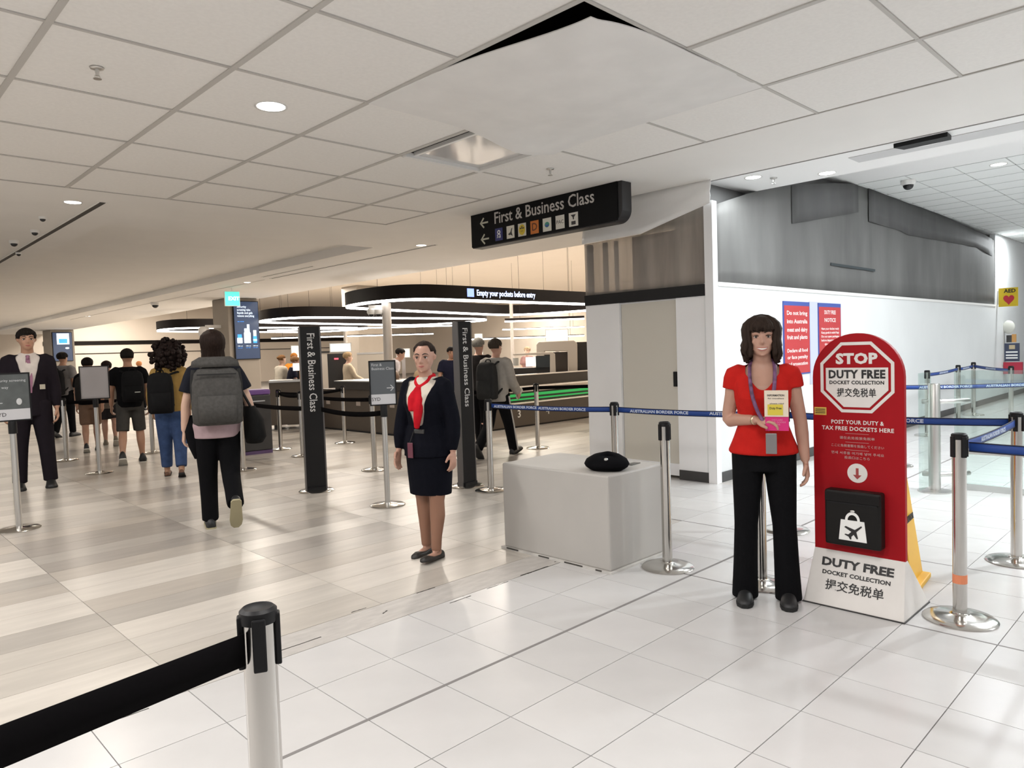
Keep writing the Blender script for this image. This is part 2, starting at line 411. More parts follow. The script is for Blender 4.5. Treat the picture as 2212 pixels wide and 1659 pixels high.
# right-hand ceilings
mb = MB()
mb.box((6.70, -7, 3.13), (7.69, 5.6, 3.70)); mb.box((7.69, -7, 3.60), (10.62, 5.6, 3.75)); mb.box((10.62, -7, 3.625), (30, 3.9, 3.75))
ceil2 = struct(mb.build('ceiling_right', plasterw))
MB().box((6.690, -7, ZC-0.004), (6.712, 5.6, ZC+0.03)).build('shadow_gap', mat('shadow_gap_grey', (0.25, 0.24, 0.23), 0.8), ceil2)
MB().box((7.02, -4, 3.124), (7.28, 2.62, 3.131)).build('access_panel', mat('panel_grey', (0.60, 0.60, 0.60), 0.6), ceil2)
tw = 0.57; tmr = MB().box((0.008, 0.008, 0.0), (tw-0.008, tw-0.008, 0.02)).mesh('ceiling_tile'); ctr = mat('ceiling_tile_white', (0.88, 0.90, 0.885), 0.85); tmr.materials.append(ctr)
far = MB()
for i in range(0, 24):
    for j in range(-6, 8):
        x = 10.64+tw*i; y = 3.82-tw*(j+1)
        if i < 9 and -1 < j < 7:
            o = put(tmr, 'ceiling_tile', x, y, ceil2); o.location.z = 3.602
        else: far.box((x+.008, y+.008, 3.602), (x+tw-.008, y+tw-.008, 3.622))
far.build('ceiling_tile_field', ctr, ceil2)['kind'] = 'stuff'
tpale = mat('t_bar_pale', (0.50, 0.52, 0.51), 0.6); bme = MB().box((-0.009, -4, -0.001), (0.009, 3.84, 0.02)).mesh('t_bar'); bme.materials.append(tpale)
for i in range(0, 25):
    o = put(bme, 't_bar', 10.64+tw*i, 0, ceil2); o.location.z = 3.60
# plasterboard cracks and a dark return-air slot in the white soffit
slot = thing('ceiling_camera', 'black flush ceiling unit in the white soffit near the upper right corner', 'ceiling unit', tuple(at(1997, 302, 3.128)))
MB().slab([(-.10, -.20), (.05, -.19), (.06, .18), (-.08, .22)], -0.035, 0.0).build('housing', black, slot)
MB().sphere((0.07, 0.0, -0.012), (.06, .15, .02)).build('cover', plasterw, slot, True)

# ------------------------------------------------------------------ walls of the partition on the right
wallw = mat('wall_white', (0.74, 0.755, 0.755), 0.5, noise=0.03, nscale=1.5)
wallg = mat('wall_offwhite', (0.84, 0.84, 0.845), 0.55, noise=0.03, nscale=2)
KX, KY, KE, KZ = 6.66, 3.84, 5.52, 2.07
wr = struct(MB().box((KX, KY, 0), (30, KY+0.10, KZ)).build('wall_right', wallw))
struct(MB().box((18.4, KY, KZ), (30, KY+0.1, 3.6)).build('wall_right_upper', wallw))
trim1 = struct(MB().box((KX+.1, KY-0.012, KZ-0.03), (18.4, KY+0.10, KZ+0.012)).build('trim_1', white))
mb = MB(); mb.box((KX, KY+0.10, 0), (KX+0.10, 4.28, 1.95)); mb.box((KX, 5.03, 0), (KX+0.10, KE, 1.95)); mb.box((KX+.03, 4.28, 1.93), (KX+.10, 5.03, 1.95)); mb.box((KX+0.10, KE-0.1, 0), (9.5, KE, 1.95))
ww = struct(mb.build('wall_partition', wallg))
struct(MB().box((KX-0.012, KY+0.05, 1.945), (KX+0.10, KE+0.005, 2.065)).build('trim_2', blackm))
struct(MB().box((KX-0.02, KY-0.02, 0), (KX+0.075, KY+0.075, 2.90)).build('trim_3', wallg))
door = struct(MB().box((KX+0.035, 4.285, 0.03), (KX+0.075, 5.025, 1.93)).build('door_1', mat('door_beige', (0.60, 0.57, 0.50), 0.5)))
MB().box((KX+0.02, 4.30, 1.0), (KX+0.04, 4.345, 1.16)).build('door_handle', black, door)
MB().box((KX+0.028, 4.29, 0.03), (KX+0.036, 5.02, 0.16)).build('kick_plate', wallg, door)
mb = MB(); mb.box((KX-0.012, KY, 0), (KX, 4.275, 0.105))
struct(mb.build('baseboard_partition', charcoal))
MB().box((KX-0.014, KY-0.014, 0), (KX+0.04, KY+0.03, 0.11)).build('corner_cap', steel, bpy.data.objects['baseboard_partition'])
struct(MB().box((KX+0.04, KY-0.012, 0), (30, KY, 0.105)).build('baseboard_right', mat('baseboard_grey', (0.06, 0.06, 0.06), 0.45)))
# dust sheets and stud frame above the partition
film1 = film('dust_sheet_grey', (0.14, 0.14, 0.136), 0.08, 1.3, (1.6, 1, 0.45))
film2 = film('dust_sheet_clear', (0.42, 0.37, 0.325), 0.42, 2.5, (1, 2.4, 0.3))
prof = [(6.74, 2.86), (6.89, 2.91), (7.28, 3.02), (7.8, 3.16), (8.4, 3.28), (9.0, 3.38), (9.77, 3.50), (10.4, 3.58), (11.1, 3.60), (12.7, 3.585), (14, 3.59), (15, 3.58), (17.6, 3.50), (18.4, 3.46)]
n = 90; P = []
for k in range(n+1):
    x = 6.74+(18.4-6.74)*k/n
    for q in range(len(prof)-1):
        if prof[q][0] <= x <= prof[q+1][0]: t = (x-prof[q][0])/(prof[q+1][0]-prof[q][0]); zt = prof[q][1]*(1-t)+prof[q+1][1]*t
    r_ = []
    for b in range(7):
        t = b/6; r_.append(Vector((x, KY+0.02+0.008*math.sin(x*5.1+0.6*math.sin(3*x))*math.sin(PI*min(1, t*1.05)), KZ+(zt-KZ)*t)))
    P.append(r_)
o = MB().grid(P, (0, 0.004, 0)).build('dust_sheet', film1, None, smooth=True)
# a second, shorter layer taped over the first along the top
film3 = film('dust_sheet_double', (0.092, 0.092, 0.092), 0.0, 1.6, (1.4, 1, 0.4))
le = [aty(px, py, KY) for px, py in ((1713, 483), (1790, 470), (1868, 456), (1878, 478), (1945, 498), (1965, 508), (2050, 522), (2110, 534), (2160, 562))]
def ztop(x):
    for q in range(len(prof)-1):
        if prof[q][0] <= x <= prof[q+1][0]: t = (x-prof[q][0])/(prof[q+1][0]-prof[q][0]); return prof[q][1]*(1-t)+prof[q+1][1]*t
    return prof[-1][1]
for a_, b_ in ((0, 2), (3, 8)):
    P2 = []
    for q in range(a_, b_):
        for k in range(6):
            t = k/6; x = le[q].x*(1-t)+le[q+1].x*t; zl = le[q].z*(1-t)+le[q+1].z*t
            if x > 18.3: break
            P2.append([Vector((x, KY+0.006+0.004*math.sin(6*x), zl+(max(ztop(x), zl+.02)-zl)*b/3)) for b in range(4)])
    MB().grid(P2, (0, 0.003, 0)).build('overlap_layer', film3, o, smooth=True)
MB().box((le[2].x-1.2, KY+0.004, 2.42), (le[2].x+0.4, KY+0.009, 2.455)).build('tear', mat('tear_dark', (0.03, 0.04, 0.045), 0.8), o)
tag(o, 'grey translucent dust sheet stretched above the white wall on the right', 'dust sheet', 'dust sheets over the partition')
n = 30; P = []
for k in range(n+1):
    y = KY+0.07+(KE-KY-0.07)*k/n; t = k/n
    zt = 2.87-0.19*min(1, t/0.5) if t < 0.5 else 2.68-0.02*(t-0.5)
    P.append([Vector((KX+0.005+0.008*math.sin(13*y)*math.sin(PI*b/5), y, 2.065+(zt-2.065)*b/5)) for b in range(6)])
o = MB().grid(P, (0.004, 0, 0)).build('dust_sheet', film2, None, smooth=True)
tag(o, 'clear dust sheet over metal studs above the beige door', 'dust sheet', 'dust sheets over the partition')
# white drape hanging from the soffit over the top of the stud frame
n = 30; P = []
for k in range(n+1):
    y = KY-0.02+(KE-KY+0.0)*k/n; t = k/n
    zb_ = (2.865-0.19*min(1, t/0.5) if t < 0.5 else 2.675-0.02*(t-0.5))
    P.append([Vector((KX-0.03-0.012*math.sin(7*y+2*b)*math.sin(PI*b/6)-0.03*(1-b/6), y, zb_+(ZC+0.0-zb_)*b/6)) for b in range(7)])
o = MB().grid(P, (0.004, 0, 0)).build('plastic_drape', mat('drape_white', (0.92, 0.92, 0.91), 0.4, noise=0.04, nscale=3), None, smooth=True)
tag(o, 'white plastic drape hanging from the ceiling right of the hanging sign', 'drape')
st = thing('stud_frame', 'galvanised stud frame behind the clear dust sheet above the door', 'stud frame', (KX+0.06, KY, 2.065))
stm = mat('galvanised', (0.33, 0.36, 0.37), 0.45, 0.6)
for (y, a, h) in ((0.42, .05, .70), (0.85, .06, .62), (1.25, .035, .60), (1.40, .05, .60), (1.62, .07, .60)):
    MB().box((0, y, 0), (0.04, y+a, h)).build('stud', stm, st)
MB().box((0.0, 0.08, 0.46), (0.03, 0.85, 0.50)).build('noggin', stm, st)
MB().box((0.0, 0.10, 0.0), (0.05, 1.66, 0.03)).build('bottom_track', stm, st)
bk = thing('lining_board', 'brown lining board at the back of the open partition top', 'board', (KX+0.75, KY+0.27, 1.95))
MB().box((0, 0, 0.0), (0.03, KE-KY-0.42, 0.85)).build('board', mat('lining_brown', (0.42, 0.33, 0.26), 0.8, noise=0.15, nscale=3), bk)
MB().box((0.03, 0.1, -1.94), (0.06, 0.16, 0.85)).build('batten', stm, bk); MB().box((0.03, 1.2, -1.94), (0.06, 1.26, 0.85)).build('batten', stm, bk)
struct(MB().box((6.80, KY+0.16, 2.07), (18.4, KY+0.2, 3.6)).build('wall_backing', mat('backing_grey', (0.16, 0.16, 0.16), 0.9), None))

# ------------------------------------------------------------------ security hall shell
cream = mat('hall_cream', (0.70, 0.635, 0.56), 0.8, noise=0.02, nscale=1)
hc = struct(MB().box((9.04, 5.52, 4.6), (40, 46, 4.75)).build('ceiling_hall', cream))
struct(MB().box((-9, 44, 0), (40, 44.2, 4.7)).build('wall_far', cream))
struct(MB().box((33, 5.7, 0), (33.2, 44, 4.7)).build('wall_hall', cream))
struct(MB().box((9.6, KE, 0), (33, KE+0.12, 4.7)).build('wall_hall_side', cream))
struct(MB().box((30, -7, 0), (30.2, 3.9, 3.7)).build('wall_end', wallw))
# curved cove between hall wall and ceiling near the partition
P = []
for k in range(13):
    a = PI/2*k/12
    P.append([Vector((x, KE+0.12+2.2-2.2*math.sin(a), 4.6-2.0+2.0*math.cos(a)*1.0)) for x in (9.1, 33)])
struct(MB().grid(P).build('trim_7', cream, None, True))
# ------------------------------------------------------------------ barrier stanchions
def make_stanchion(label, group):
    t = thing('barrier_post', label, 'barrier post', (0, 0, 0), 0, group)
    MB().lathe([(0.168, 0), (0.170, 0.006), (0.160, 0.014), (0.110, 0.022), (0.050, 0.029), (0.036, 0.036), (0.034, 0.040)], 36).build('base_plate', chrome, t, 'auto')
    MB().lathe([(0.0325, 0.03), (0.0325, 0.94)], 24).build('post', chrome, t, 'auto')
    hd = MB().lathe([(0.0355, 0.925), (0.0365, 0.935), (0.0365, 0.949), (0.030, 0.955), (0.026, 0.952), (0.0, 0.952)], 28).build('cap', black, t, 'auto')
    for k in range(4):
        a = k*PI/2+PI/4
        m_ = Matrix.Rotation(a, 4, 'Z')
        MB().box((0.030, -0.013, 0.835), (0.041, 0.013, 0.94), m_).build('belt_clip', black, hd, bevel=0.003)
    return t
post0 = make_stanchion('polished barrier post in the left foreground holding the wide black belt', 'barrier posts')
posts = {}
def post(key, x, y, label, rz=0.0):
    if not posts: r = post0; r.location = (x, y, 0); r.rotation_euler = (0, 0, rz)
    else: r = copy_tree(post0, (x, y, 0), rz)
    r['label'] = label; posts[key] = r; return r
F0 = at(557, 1312, 0.953)
post('front', F0.x, F0.y, 'polished barrier post in the left foreground holding the wide black belt', math.radians(20))
PL = {
 'box': (3.95, 2.645, 'barrier post with no belt beside the white plinth and beret'),
 'legs': (4.02, 2.03, 'barrier post half hidden behind the legs of the woman in red'),
 'sign': (4.14, 1.02, 'barrier post with orange tape on its shaft, right of the red sign'),
 'edge': (5.42, 1.02, 'barrier post at the right edge, its base cut by the frame'),
 'mid': (5.30, 2.47, 'barrier post hidden behind the red sign and the woman in red'),
 'plinth': (5.16, 3.98, 'barrier post behind the white plinth in front of the partition corner'),
 'pillar': (5.02, 5.50, 'barrier post with blue belt right beside the narrower class pillar'),
 'glass': (7.08, 2.32, 'barrier post behind the yellow floor sign near the glass gate'),
 'hall1': (5.06, 7.71, 'barrier post between the class pillar and the hand-luggage sign stand'),
 'hall2': (6.35, 10.53, 'barrier post in front of the brown counter left of the sign stand'),
 'hall3': (5.32, 10.75, 'barrier post just right of the black bin'),
 'hall4': (5.15, 9.72, 'barrier post half hidden behind the wide class pillar'),
 'hall5': (4.02, 9.20, 'barrier post right behind the woman with the grey backpack'),
 'hall6': (3.91, 12.31, 'barrier post behind the man in shorts and the woman in jeans'),
 'hall7': (2.76, 12.58, 'barrier post behind the man in the dark suit'),
 'hall8': (7.62, 7.30, 'barrier post in front of the numbered counter right of the walking men'),
 'hall9': (6.35, 7.55, 'barrier post hidden partly by the narrower class pillar and walking men'),
}
for k, (x, y, l) in PL.items(): post(k, x, y, l, random.uniform(0, 1))
# orange tape round one shaft
MB().lathe([(0.0335, 0.19), (0.0338, 0.21), (0.0335, 0.235)], 20).build('orange_tape', mat('orange_tape', (0.75, 0.25, 0.12), 0.6), posts['sign'])
blueb = mat('belt_blue', (0.006, 0.045, 0.24), 0.6); navy = mat('belt_edge', (0.006, 0.008, 0.03), 0.6)
blackb = mat('belt_black', (0.003, 0.0025, 0.003), 0.85, spec=0.06)
bprint = mat('belt_print', (0.50, 0.56, 0.68), 0.6)
def belt(a, b, label, blue=False, w=0.05, z=0.888, sag=0.012, texts=(), group=None, z2=None):
    a = Vector((a[0], a[1], z)); b = Vector((b[0], b[1], z if z2 is None else z2)); d = b-a; L = d.length; u = d.normalized(); nrm = Vector((-u.y, u.x, 0))
    t = thing('barrier_belt', label, 'belt', a, 0, group or ('blue belts' if blue else 'black belts'))
    def strip(z0, z1, off, s0=0.0, s1=1.0, n=14):
        P = []
        for k in range(n+1):
            s = s0+(s1-s0)*k/n; c = u*L*s-Vector((0, 0, 4*sag*s*(1-s)))
            P.append([c+Vector((0, 0, z0))+nrm*off, c+Vector((0, 0, z1))+nrm*off])
        return P
    MB().grid(strip(-w/2, w/2, -0.001), nrm*0.002).build('webbing', blueb if blue else blackb, t, True)
    if blue:
        for zz in (-w/2, w/2-0.006):
            MB().grid(strip(zz, zz+0.006, -0.0018), nrm*0.0036).build('woven_edge', navy, t, True)
        for s in texts:
            for sd in (1, -1):
                c = u*L*s-Vector((0, 0, 4*sag*s*(1-s)))-nrm*0.0022*sd
                text('AUSTRALIAN BORDER FORCE', 0.034, bprint, t, frame(c, u*sd), bold=0.035, width=0.56, depth=0.0003)
    return t
def pxy(k): o = posts[k]; return Vector((o.location.x, o.location.y))
def link_belt(k1, k2, label, **kw):
    a, b = pxy(k1), pxy(k2); d = (b-a).normalized()*0.04; return belt(a+d, b-d, label, **kw)
c = at(20, 1560, 0.888); a = pxy('front'); far_ = atd(0, 1572, 1.06); dirv = (Vector((far_.x, far_.y))-a).normalized()
belt(a+dirv*0.035, a+dirv*1.2, 'wide black belt running out of the left foreground', w=0.064, z=0.880, sag=0.0, z2=0.915)
link_belt('pillar', 'plinth', 'blue printed belt crossing in front of the numbered counter', blue=True, texts=(0.22,  0.62))
link_belt('plinth', 'mid', 'blue printed belt crossing the partition door towards the woman in red', blue=True, texts=(0.28, 0.80))
link_belt('mid', 'edge', 'blue printed belt emerging right of the red sign', blue=True, texts=(0.45,))
link_belt('edge', 'sign', 'blue printed belt slanting between the two posts at the right', blue=True, texts=(0.45,))
belt(pxy('sign')+Vector((0.01, -0.04)), Vector((4.20, -0.9)), 'blue printed belt leaving the frame at the right', blue=True, texts=(0.38,))
link_belt('hall5', 'hall1', 'black belt passing behind the narrower gap of the class pillar') if False else None
belt((4.00, 9.16), (3.90, 7.18), 'black belt between the black bin and the wide class pillar', sag=0.02)
belt((3.92, 6.95), (3.93, 5.84), 'black belt from the wide class pillar to the sign stand', sag=0.03)
link_belt('hall4', 'hall1', 'black belt behind the wide class pillar, nearer of two', sag=0.02)
link_belt('hall3', 'hall4', 'black belt right of the black bin in the hall', sag=0.02)
link_belt('hall3', 'hall2', 'black belt in front of the brown counter, farther of two', sag=0.03)
link_belt('hall9', 'hall8', 'black belt crossing the walking men by the numbered counter', sag=0.01)
belt(pxy('hall8'), (8.6, 6.2), 'black belt running behind the partition by the green lit conveyor', sag=0.0)
link_belt('hall7', 'hall6', 'black belt behind the walkers on the left', sag=0.02)
# far right stanchion line with blue belts (zigzag queue by the bright wall)
farp = []
for (px, d, l) in ((2003, 10.5, 'farthest left of the thin far barrier posts by the bright wall'), (2070, 12.0, 'second of the thin far barrier posts by the bright wall'), (2103, 13.0, 'third of the thin far barrier posts by the bright wall'), (2184, 11.0, 'far barrier post under the mounted notice at the right')):
    p = atd(px, 850, d); r = copy_tree(post0, (p.x, p.y, 0), 0.3); r['label'] = l; farp.append(p)
for k, l in enumerate(('far blue belt, left span by the bright wall', 'far blue belt, middle span by the bright wall', 'far blue belt, right span by the bright wall')):
    belt((farp[k].x, farp[k].y), (farp[k+1].x, farp[k+1].y), l, blue=True, texts=(0.5,))
p0 = atd(1935, 838, 8.1); p1 = atd(2300, 838, 7.9)
r = copy_tree(post0, (p0.x, p0.y, 0), 0.2); r['label'] = 'barrier post behind the arched top of the red sign holding the long far belt'
r = copy_tree(post0, (p1.x, p1.y, 0), 0.2); r['label'] = 'barrier post beyond the right edge holding the long far belt'
belt((p0.x, p0.y), (p1.x, p1.y), 'long blue belt crossing behind the glass gate post', blue=True, texts=(0.3, 0.7))

# ------------------------------------------------------------------ glass gate at the right
gt = thing('glass_gate', 'clear glass gate with a thick steel post behind the blue belts', 'gate', (7.46, 2.04, 0))
MB().lathe([(0.05, 0), (0.05, 1.0), (0.046, 1.01), (0.0, 1.012)], 24).build('steel_post', steel, gt, 'auto')
MB().lathe([(0.14, 0), (0.14, 0.012), (0.06, 0.02)], 28).build('foot_flange', steel, gt, 'auto')
gM = glass('gate_glass')
MB().box((0.25, -2.6, 0.06), (0.262, -0.10, 1.12)).build('glass_panel', gM, gt)
MB().box((-0.35, 0.02, 0.06), (-0.02, 0.032, 1.12)).build('glass_panel', gM, gt)
MB().box((0.235, -2.6, 0.34), (0.275, -0.10, 0.40)).build('mid_rail', steel, gt)
MB().box((0.235, -2.6, 0.0), (0.275, -0.10, 0.06)).build('bottom_rail', mat('rail_pale', (0.55, 0.57, 0.56), 0.4, 0.3), gt)
for z in (0.16, 0.84):
    MB().tube([(0.0, 0.10, z), (0.0, -0.02, z), (0.13, -0.12, z), (0.26, -0.22, z)], 0.022, 10).build('hinge', steel, gt, True)

# ------------------------------------------------------------------ white plinth, beret, lilac bag
plm = mat('plinth_white', (0.45, 0.43, 0.405), 0.6, noise=0.05, nscale=2.5)
pt = thing('plinth', 'scuffed white box plinth standing on the floor joint', 'plinth', (3.60, 2.84, 0))
MB().box((0, 0, 0.012), (0.62, 0.98, 0.63)).build('body', plm, pt, bevel=0.012)
MB().box((-0.018, -0.018, 0.0), (0.638, 0.998, 0.014)).build('plinth_skirt', mat('sealant', (0.58, 0.56, 0.53), 0.7, noise=0.2, nscale=6), pt)
for (x, y, l) in ((-0.019, 0.06, 0.05), (-0.019, 0.22, 0.16), (-0.019, 0.52, 0.10), (-0.019, 0.82, 0.12)):
    MB().box((x-0.001, y, 0.006), (x+0.004, y+l, 0.0145)).build('scuff', chip, pt)
bt = thing('beret', 'black felt beret with a small badge on the white plinth', 'hat', (3.80, 3.00, 0.63))
felt = mat('black_felt', (0.004, 0.004, 0.005), 0.95, spec=0.08)
rings = []
for (r, z) in ((0.10, 0.0), (0.118, 0.010), (0.140, 0.026), (0.150, 0.045), (0.136, 0.072), (0.098, 0.094), (0.045, 0.104), (0.004, 0.106)):
    rings.append([Vector((r*0.92*math.cos(2*PI*k/30)+0.01*math.sin(4*PI*k/30), r*math.sin(2*PI*k/30)*1.05, z*(1+0.12*math.sin(2*PI*k/30+1)))) for k in range(30)])
MB().loft(rings).build('crown', felt, bt, True)
MB().lathe([(0.098, 0.0), (0.102, 0.006), (0.10, 0.018)], 30).build('band', mat('beret_band', (0.01, 0.01, 0.011), 0.5), bt, True)
MB().sphere((-0.085, -0.055, 0.082), (0.014, 0.014, 0.011)).build('badge', mat('badge_silver', (0.5, 0.5, 0.48), 0.3, 0.8), bt, True)
cd = MB().slab([(-0.05, -0.03), (0.06, -0.02), (0.05, 0.03), (-0.06, 0.02)], 0, 0.006).build('key_card', mat('card_dark', (0.12, 0.12, 0.11), 0.4)); cd.location = (4.07, 2.99, 0.63)
tag(cd, 'small dark card lying beside the beret on the plinth', 'card')
p = at(1443, 1188)
lb = thing('carry_bag', 'narrow lilac carry bag on the floor behind the beltless post', 'bag', (p.x+0.02, p.y, 0), math.radians(20))
lil = mat('lilac', (0.56, 0.36, 0.62), 0.55)
MB().prism([(-0.05, 0), (0.05, 0), (0.055, 0.24), (-0.055, 0.24)], 0.05).build('body', lil, lb, bevel=0.006)
MB().box((-0.054, -0.001, 0.205), (0.054, 0.051, 0.25)).build('top_band', mat('lilac_dark', (0.25, 0.15, 0.36), 0.5), lb)
MB().tube([(-0.03, 0.025, 0.25), (-0.028, 0.025, 0.30), (0.028, 0.025, 0.30), (0.03, 0.025, 0.25)], 0.005, 6, 3).build('handle', lil, lb, True)

# ------------------------------------------------------------------ red duty free totem
red = mat('sign_red', (0.34, 0.006, 0.011), 0.5, spec=0.15); signw = mat('sign_white', (0.74, 0.71, 0.68), 0.5, noise=0.05, nscale=7); blk = mat('print_black', (0.015, 0.014, 0.015), 0.5)
tt = thing('duty_free_sign', 'tall red arched sign with a white octagon and black deposit box', 'sign', (4.0, 1.465, 0), -PI/2)
# local: +X to the viewer's right, -Y towards the viewer, z up
hw = 0.234
arch = [(-hw, 0.285), (hw, 0.285)]+[(hw*math.cos(a), 1.245+hw*math.sin(a)) for a in [PI*k/24 for k in range(25)]]
MB().prism(arch, 0.035).build('panel', red, tt, bevel=0.003)
sh = 0.258
def ramp(z): return -0.105+0.105*(z/0.29)
MB().add([(-sh, ramp(0), 0.004), (sh, ramp(0), 0.004), (hw, ramp(.29), 0.29), (-hw, ramp(.29), 0.29), (-sh, 0.30, 0.004), (sh, 0.30, 0.004), (hw, 0.035, 0.29), (-hw, 0.035, 0.29)],
         [(0, 1, 2, 3), (5, 4, 7, 6), (1, 5, 6, 2), (4, 0, 3, 7), (3, 2, 6, 7), (4, 5, 1, 0)]).build('foot', signw, tt, bevel=0.004)
MB().box((-sh-0.004, ramp(0)-0.004, 0), (sh+0.004, 0.304, 0.006)).build('foot_edge', charcoal, tt)
oc = lambda r, cz: [(r*math.cos(PI/8+k*PI/4), cz+r*math.sin(PI/8+k*PI/4)) for k in range(8)]
ocz = 1.243; Ro = 0.205
mb = MB(); A = oc(Ro, ocz); B = oc(Ro-0.018, ocz)
mb.add([(x, -0.0016, z) for x, z in A]+[(x, -0.0016, z) for x, z in B], [(k, (k+1) % 8, (k+1) % 8+8, k+8) for k in range(8)])
mb.build('octagon_border', signw, tt)
I8 = oc(Ro-0.032, ocz); zt_ = ocz+0.052
I = [(x, z) for x, z in I8 if z < zt_]; wx = max(x for x, z in I8)
I = [(wx, zt_)]+[(-wx, zt_)]+[q for q in [(-wx, I8[4][1]), I8[5], I8[6], (wx, I8[7][1])]]
MB().prism(I, 0.0012, Matrix.Translation((0, -0.0022, 0))).build('octagon_panel', signw, tt)
def tx(body, size, z, m_, width, bold=0.03, x=0, y=-0.0032): return text(body, size, m_, tt, frame((x, y, z), (1, 0, 0)), bold=bold, width=width, depth=0.0006, spacing=1.08)
tx('STOP', 0.075, ocz+0.098, signw, 0.215, 0.05, y=-0.001)
tx('DUTY FREE', 0.06, ocz+0.015, blk, 0.29, 0.04); tx('DOCKET COLLECTION', 0.026, ocz-0.028, blk, 0.28, 0.03)
tx('提交免税单', 0.05, ocz-0.085, blk, 0.20, 0.012)
tx('POST YOUR DUTY &', 0.03, 1.000, signw, 0.27, 0.02, y=-0.001); tx('TAX FREE DOCKETS HERE', 0.03, 0.965, signw, 0.37, 0.02, y=-0.001)
for k, (b, w) in enumerate((('请在此处投放免税单', 0.18), ('ここに免税書類を投函してください', 0.27), ('면세 서류를 여기에 넣어 주세요', 0.27), ('投函口はこちら', 0.13))):
    tx(b, 0.017, (0.915, 0.872, 0.832, 0.808)[k], mat('sign_text_dull', (0.52, 0.35, 0.33), 0.5), w, 0.0, y=-0.001)
mb = MB()
for z in (0.939, 0.892, 0.850): mb.box((-0.06, -0.0012, z), (0.06, 0, z+0.0015))
mb.build('rule_lines', mat('sign_text_dull', (0.5, 0.3, 0.3), 0.5), tt)
MB().prism([(0.052*math.cos(2*PI*k/28), 0.728+0.052*math.sin(2*PI*k/28)) for k in range(28)], 0.001, Matrix.Translation((0, -0.0016, 0))).build('arrow_disc', signw, tt)
MB().prism([(-0.007, 0.755), (0.007, 0.755), (0.007, 0.718), (0.022, 0.718), (0, 0.695), (-0.022, 0.718), (-0.007, 0.718)], 0.001, Matrix.Translation((0, -0.0028, 0))).build('arrow', mat('arrow_red', (0.35, 0.05, 0.05), 0.5), tt)
bx = MB().box((-0.148, -0.075, 0.340), (0.140, -0.0, 0.640)).build('deposit_box', mat('deposit_black', (0.009, 0.008, 0.0075), 0.45, spec=0.2), tt, bevel=0.012)
MB().box((-0.13, -0.079, 0.570), (0.125, -0.074, 0.578)).build('slot', black, bx)
MB().box((-0.144, -0.078, 0.578), (0.136, -0.07, 0.628)).build('flap', mat('deposit_flap', (0.007, 0.006, 0.006), 0.4, spec=0.2), bx, bevel=0.002)
MB().prism([(-0.072, 0.375), (0.072, 0.375), (0.06, 0.485), (-0.06, 0.485)], 0.002, Matrix.Translation((0, -0.0775, 0))).build('bag_symbol', bright, bx)
ha = []
for k in range(17): a = PI*k/16; ha.append((0.038*math.cos(a), 0.485+0.045*math.sin(a)))
hb = [(x*0.66, 0.485+(z-0.485)*0.66) for x, z in reversed(ha)]
MB().prism(ha+hb, 0.002, Matrix.Translation((0, -0.0775, 0))).build('bag_handle_symbol', bright, bx)
plane = [(0.045, 0.462), (0.012, 0.437), (-0.035, 0.452), (-0.042, 0.446), (-0.006, 0.424), (-0.022, 0.408), (-0.038, 0.410), (-0.041, 0.405), (-0.02, 0.396), (-0.012, 0.382), (-0.006, 0.384), (-0.006, 0.398), (0.006, 0.410), (0.022, 0.388), (0.028, 0.392), (0.020, 0.426), (0.049, 0.456)]
MB().prism(plane, 0.001, Matrix.Translation((0, -0.0788, 0))).build('plane_symbol', blk, bx)
MB().sphere((0, -0.077, 0.535), (0.013, 0.003, 0.006)).build('lock', steel, bx, True)
MB().box((-0.226, -0.0012, 1.035), (-0.160, 0, 1.078)).build('yellow_sticker', mat('sticker_yellow', (0.62, 0.42, 0.08), 0.5), tt)
for k in range(3): MB().box((-0.22, -0.0018, 1.045+0.010*k), (-0.166, -0.001, 1.049+0.010*k)).build('sticker_line', blk, tt)
# slogan on the sloping foot
nx = Vector((0, ramp(.29)-ramp(0), 0.29)).normalized()
def fx(body, size, s, width, bold): 
    P_ = Vector((0.0, ramp(0), 0.0))+nx*s*0.308+Vector((0, -0.94, 0.34)).normalized()*0.0022
    return text(body, size, blk, tt, frame(P_, (1, 0, 0), nx), bold=bold, width=width, depth=0.0005)
fx('DUTY FREE', 0.06, 0.77, 0.37, 0.04); fx('DOCKET COLLECTION', 0.03, 0.59, 0.35, 0.03); fx('提交免税单', 0.06, 0.37, 0.30, 0.012)
# ------------------------------------------------------------------ yellow wet floor sign behind the totem
yl = mat('safety_yellow', (0.72, 0.40, 0.015), 0.45)
yt = thing('wet_floor_sign', 'yellow folding caution floor sign half hidden behind the red sign', 'floor sign', (4.60, 1.47, 0), 0.10)
for s, nm in ((1, 'front_leaf'), (-1, 'rear_leaf')):
    P = []
    vs = [(-0.15, -0.12*s, 0.0), (0.15, -0.12*s, 0.0), (0.105, 0, 0.92), (-0.105, 0, 0.92)]
    o = MB().add(vs+[(x, y+0.012*s, z) for x, y, z in vs], [(0, 1, 2, 3), (7, 6, 5, 4), (0, 4, 5, 1), (1, 5, 6, 2), (2, 6, 7, 3), (3, 7, 4, 0)]).build(nm, yl, yt, bevel=0.004)
    MB().box((-0.155, -0.14*s-0.02, 0), (0.155, -0.14*s+0.03, 0.03)).build('foot_rail', yl, o, bevel=0.006)
text('CAUTION', 0.05, blk, yt, frame((0, -0.078, 0.38), (1, 0, 0), (0, 0.130, 0.991)), bold=0.02, width=0.18)
MB().box((-0.06, -0.02, 0.92), (0.06, 0.02, 0.95)).build('handle', yl, yt, bevel=0.008)

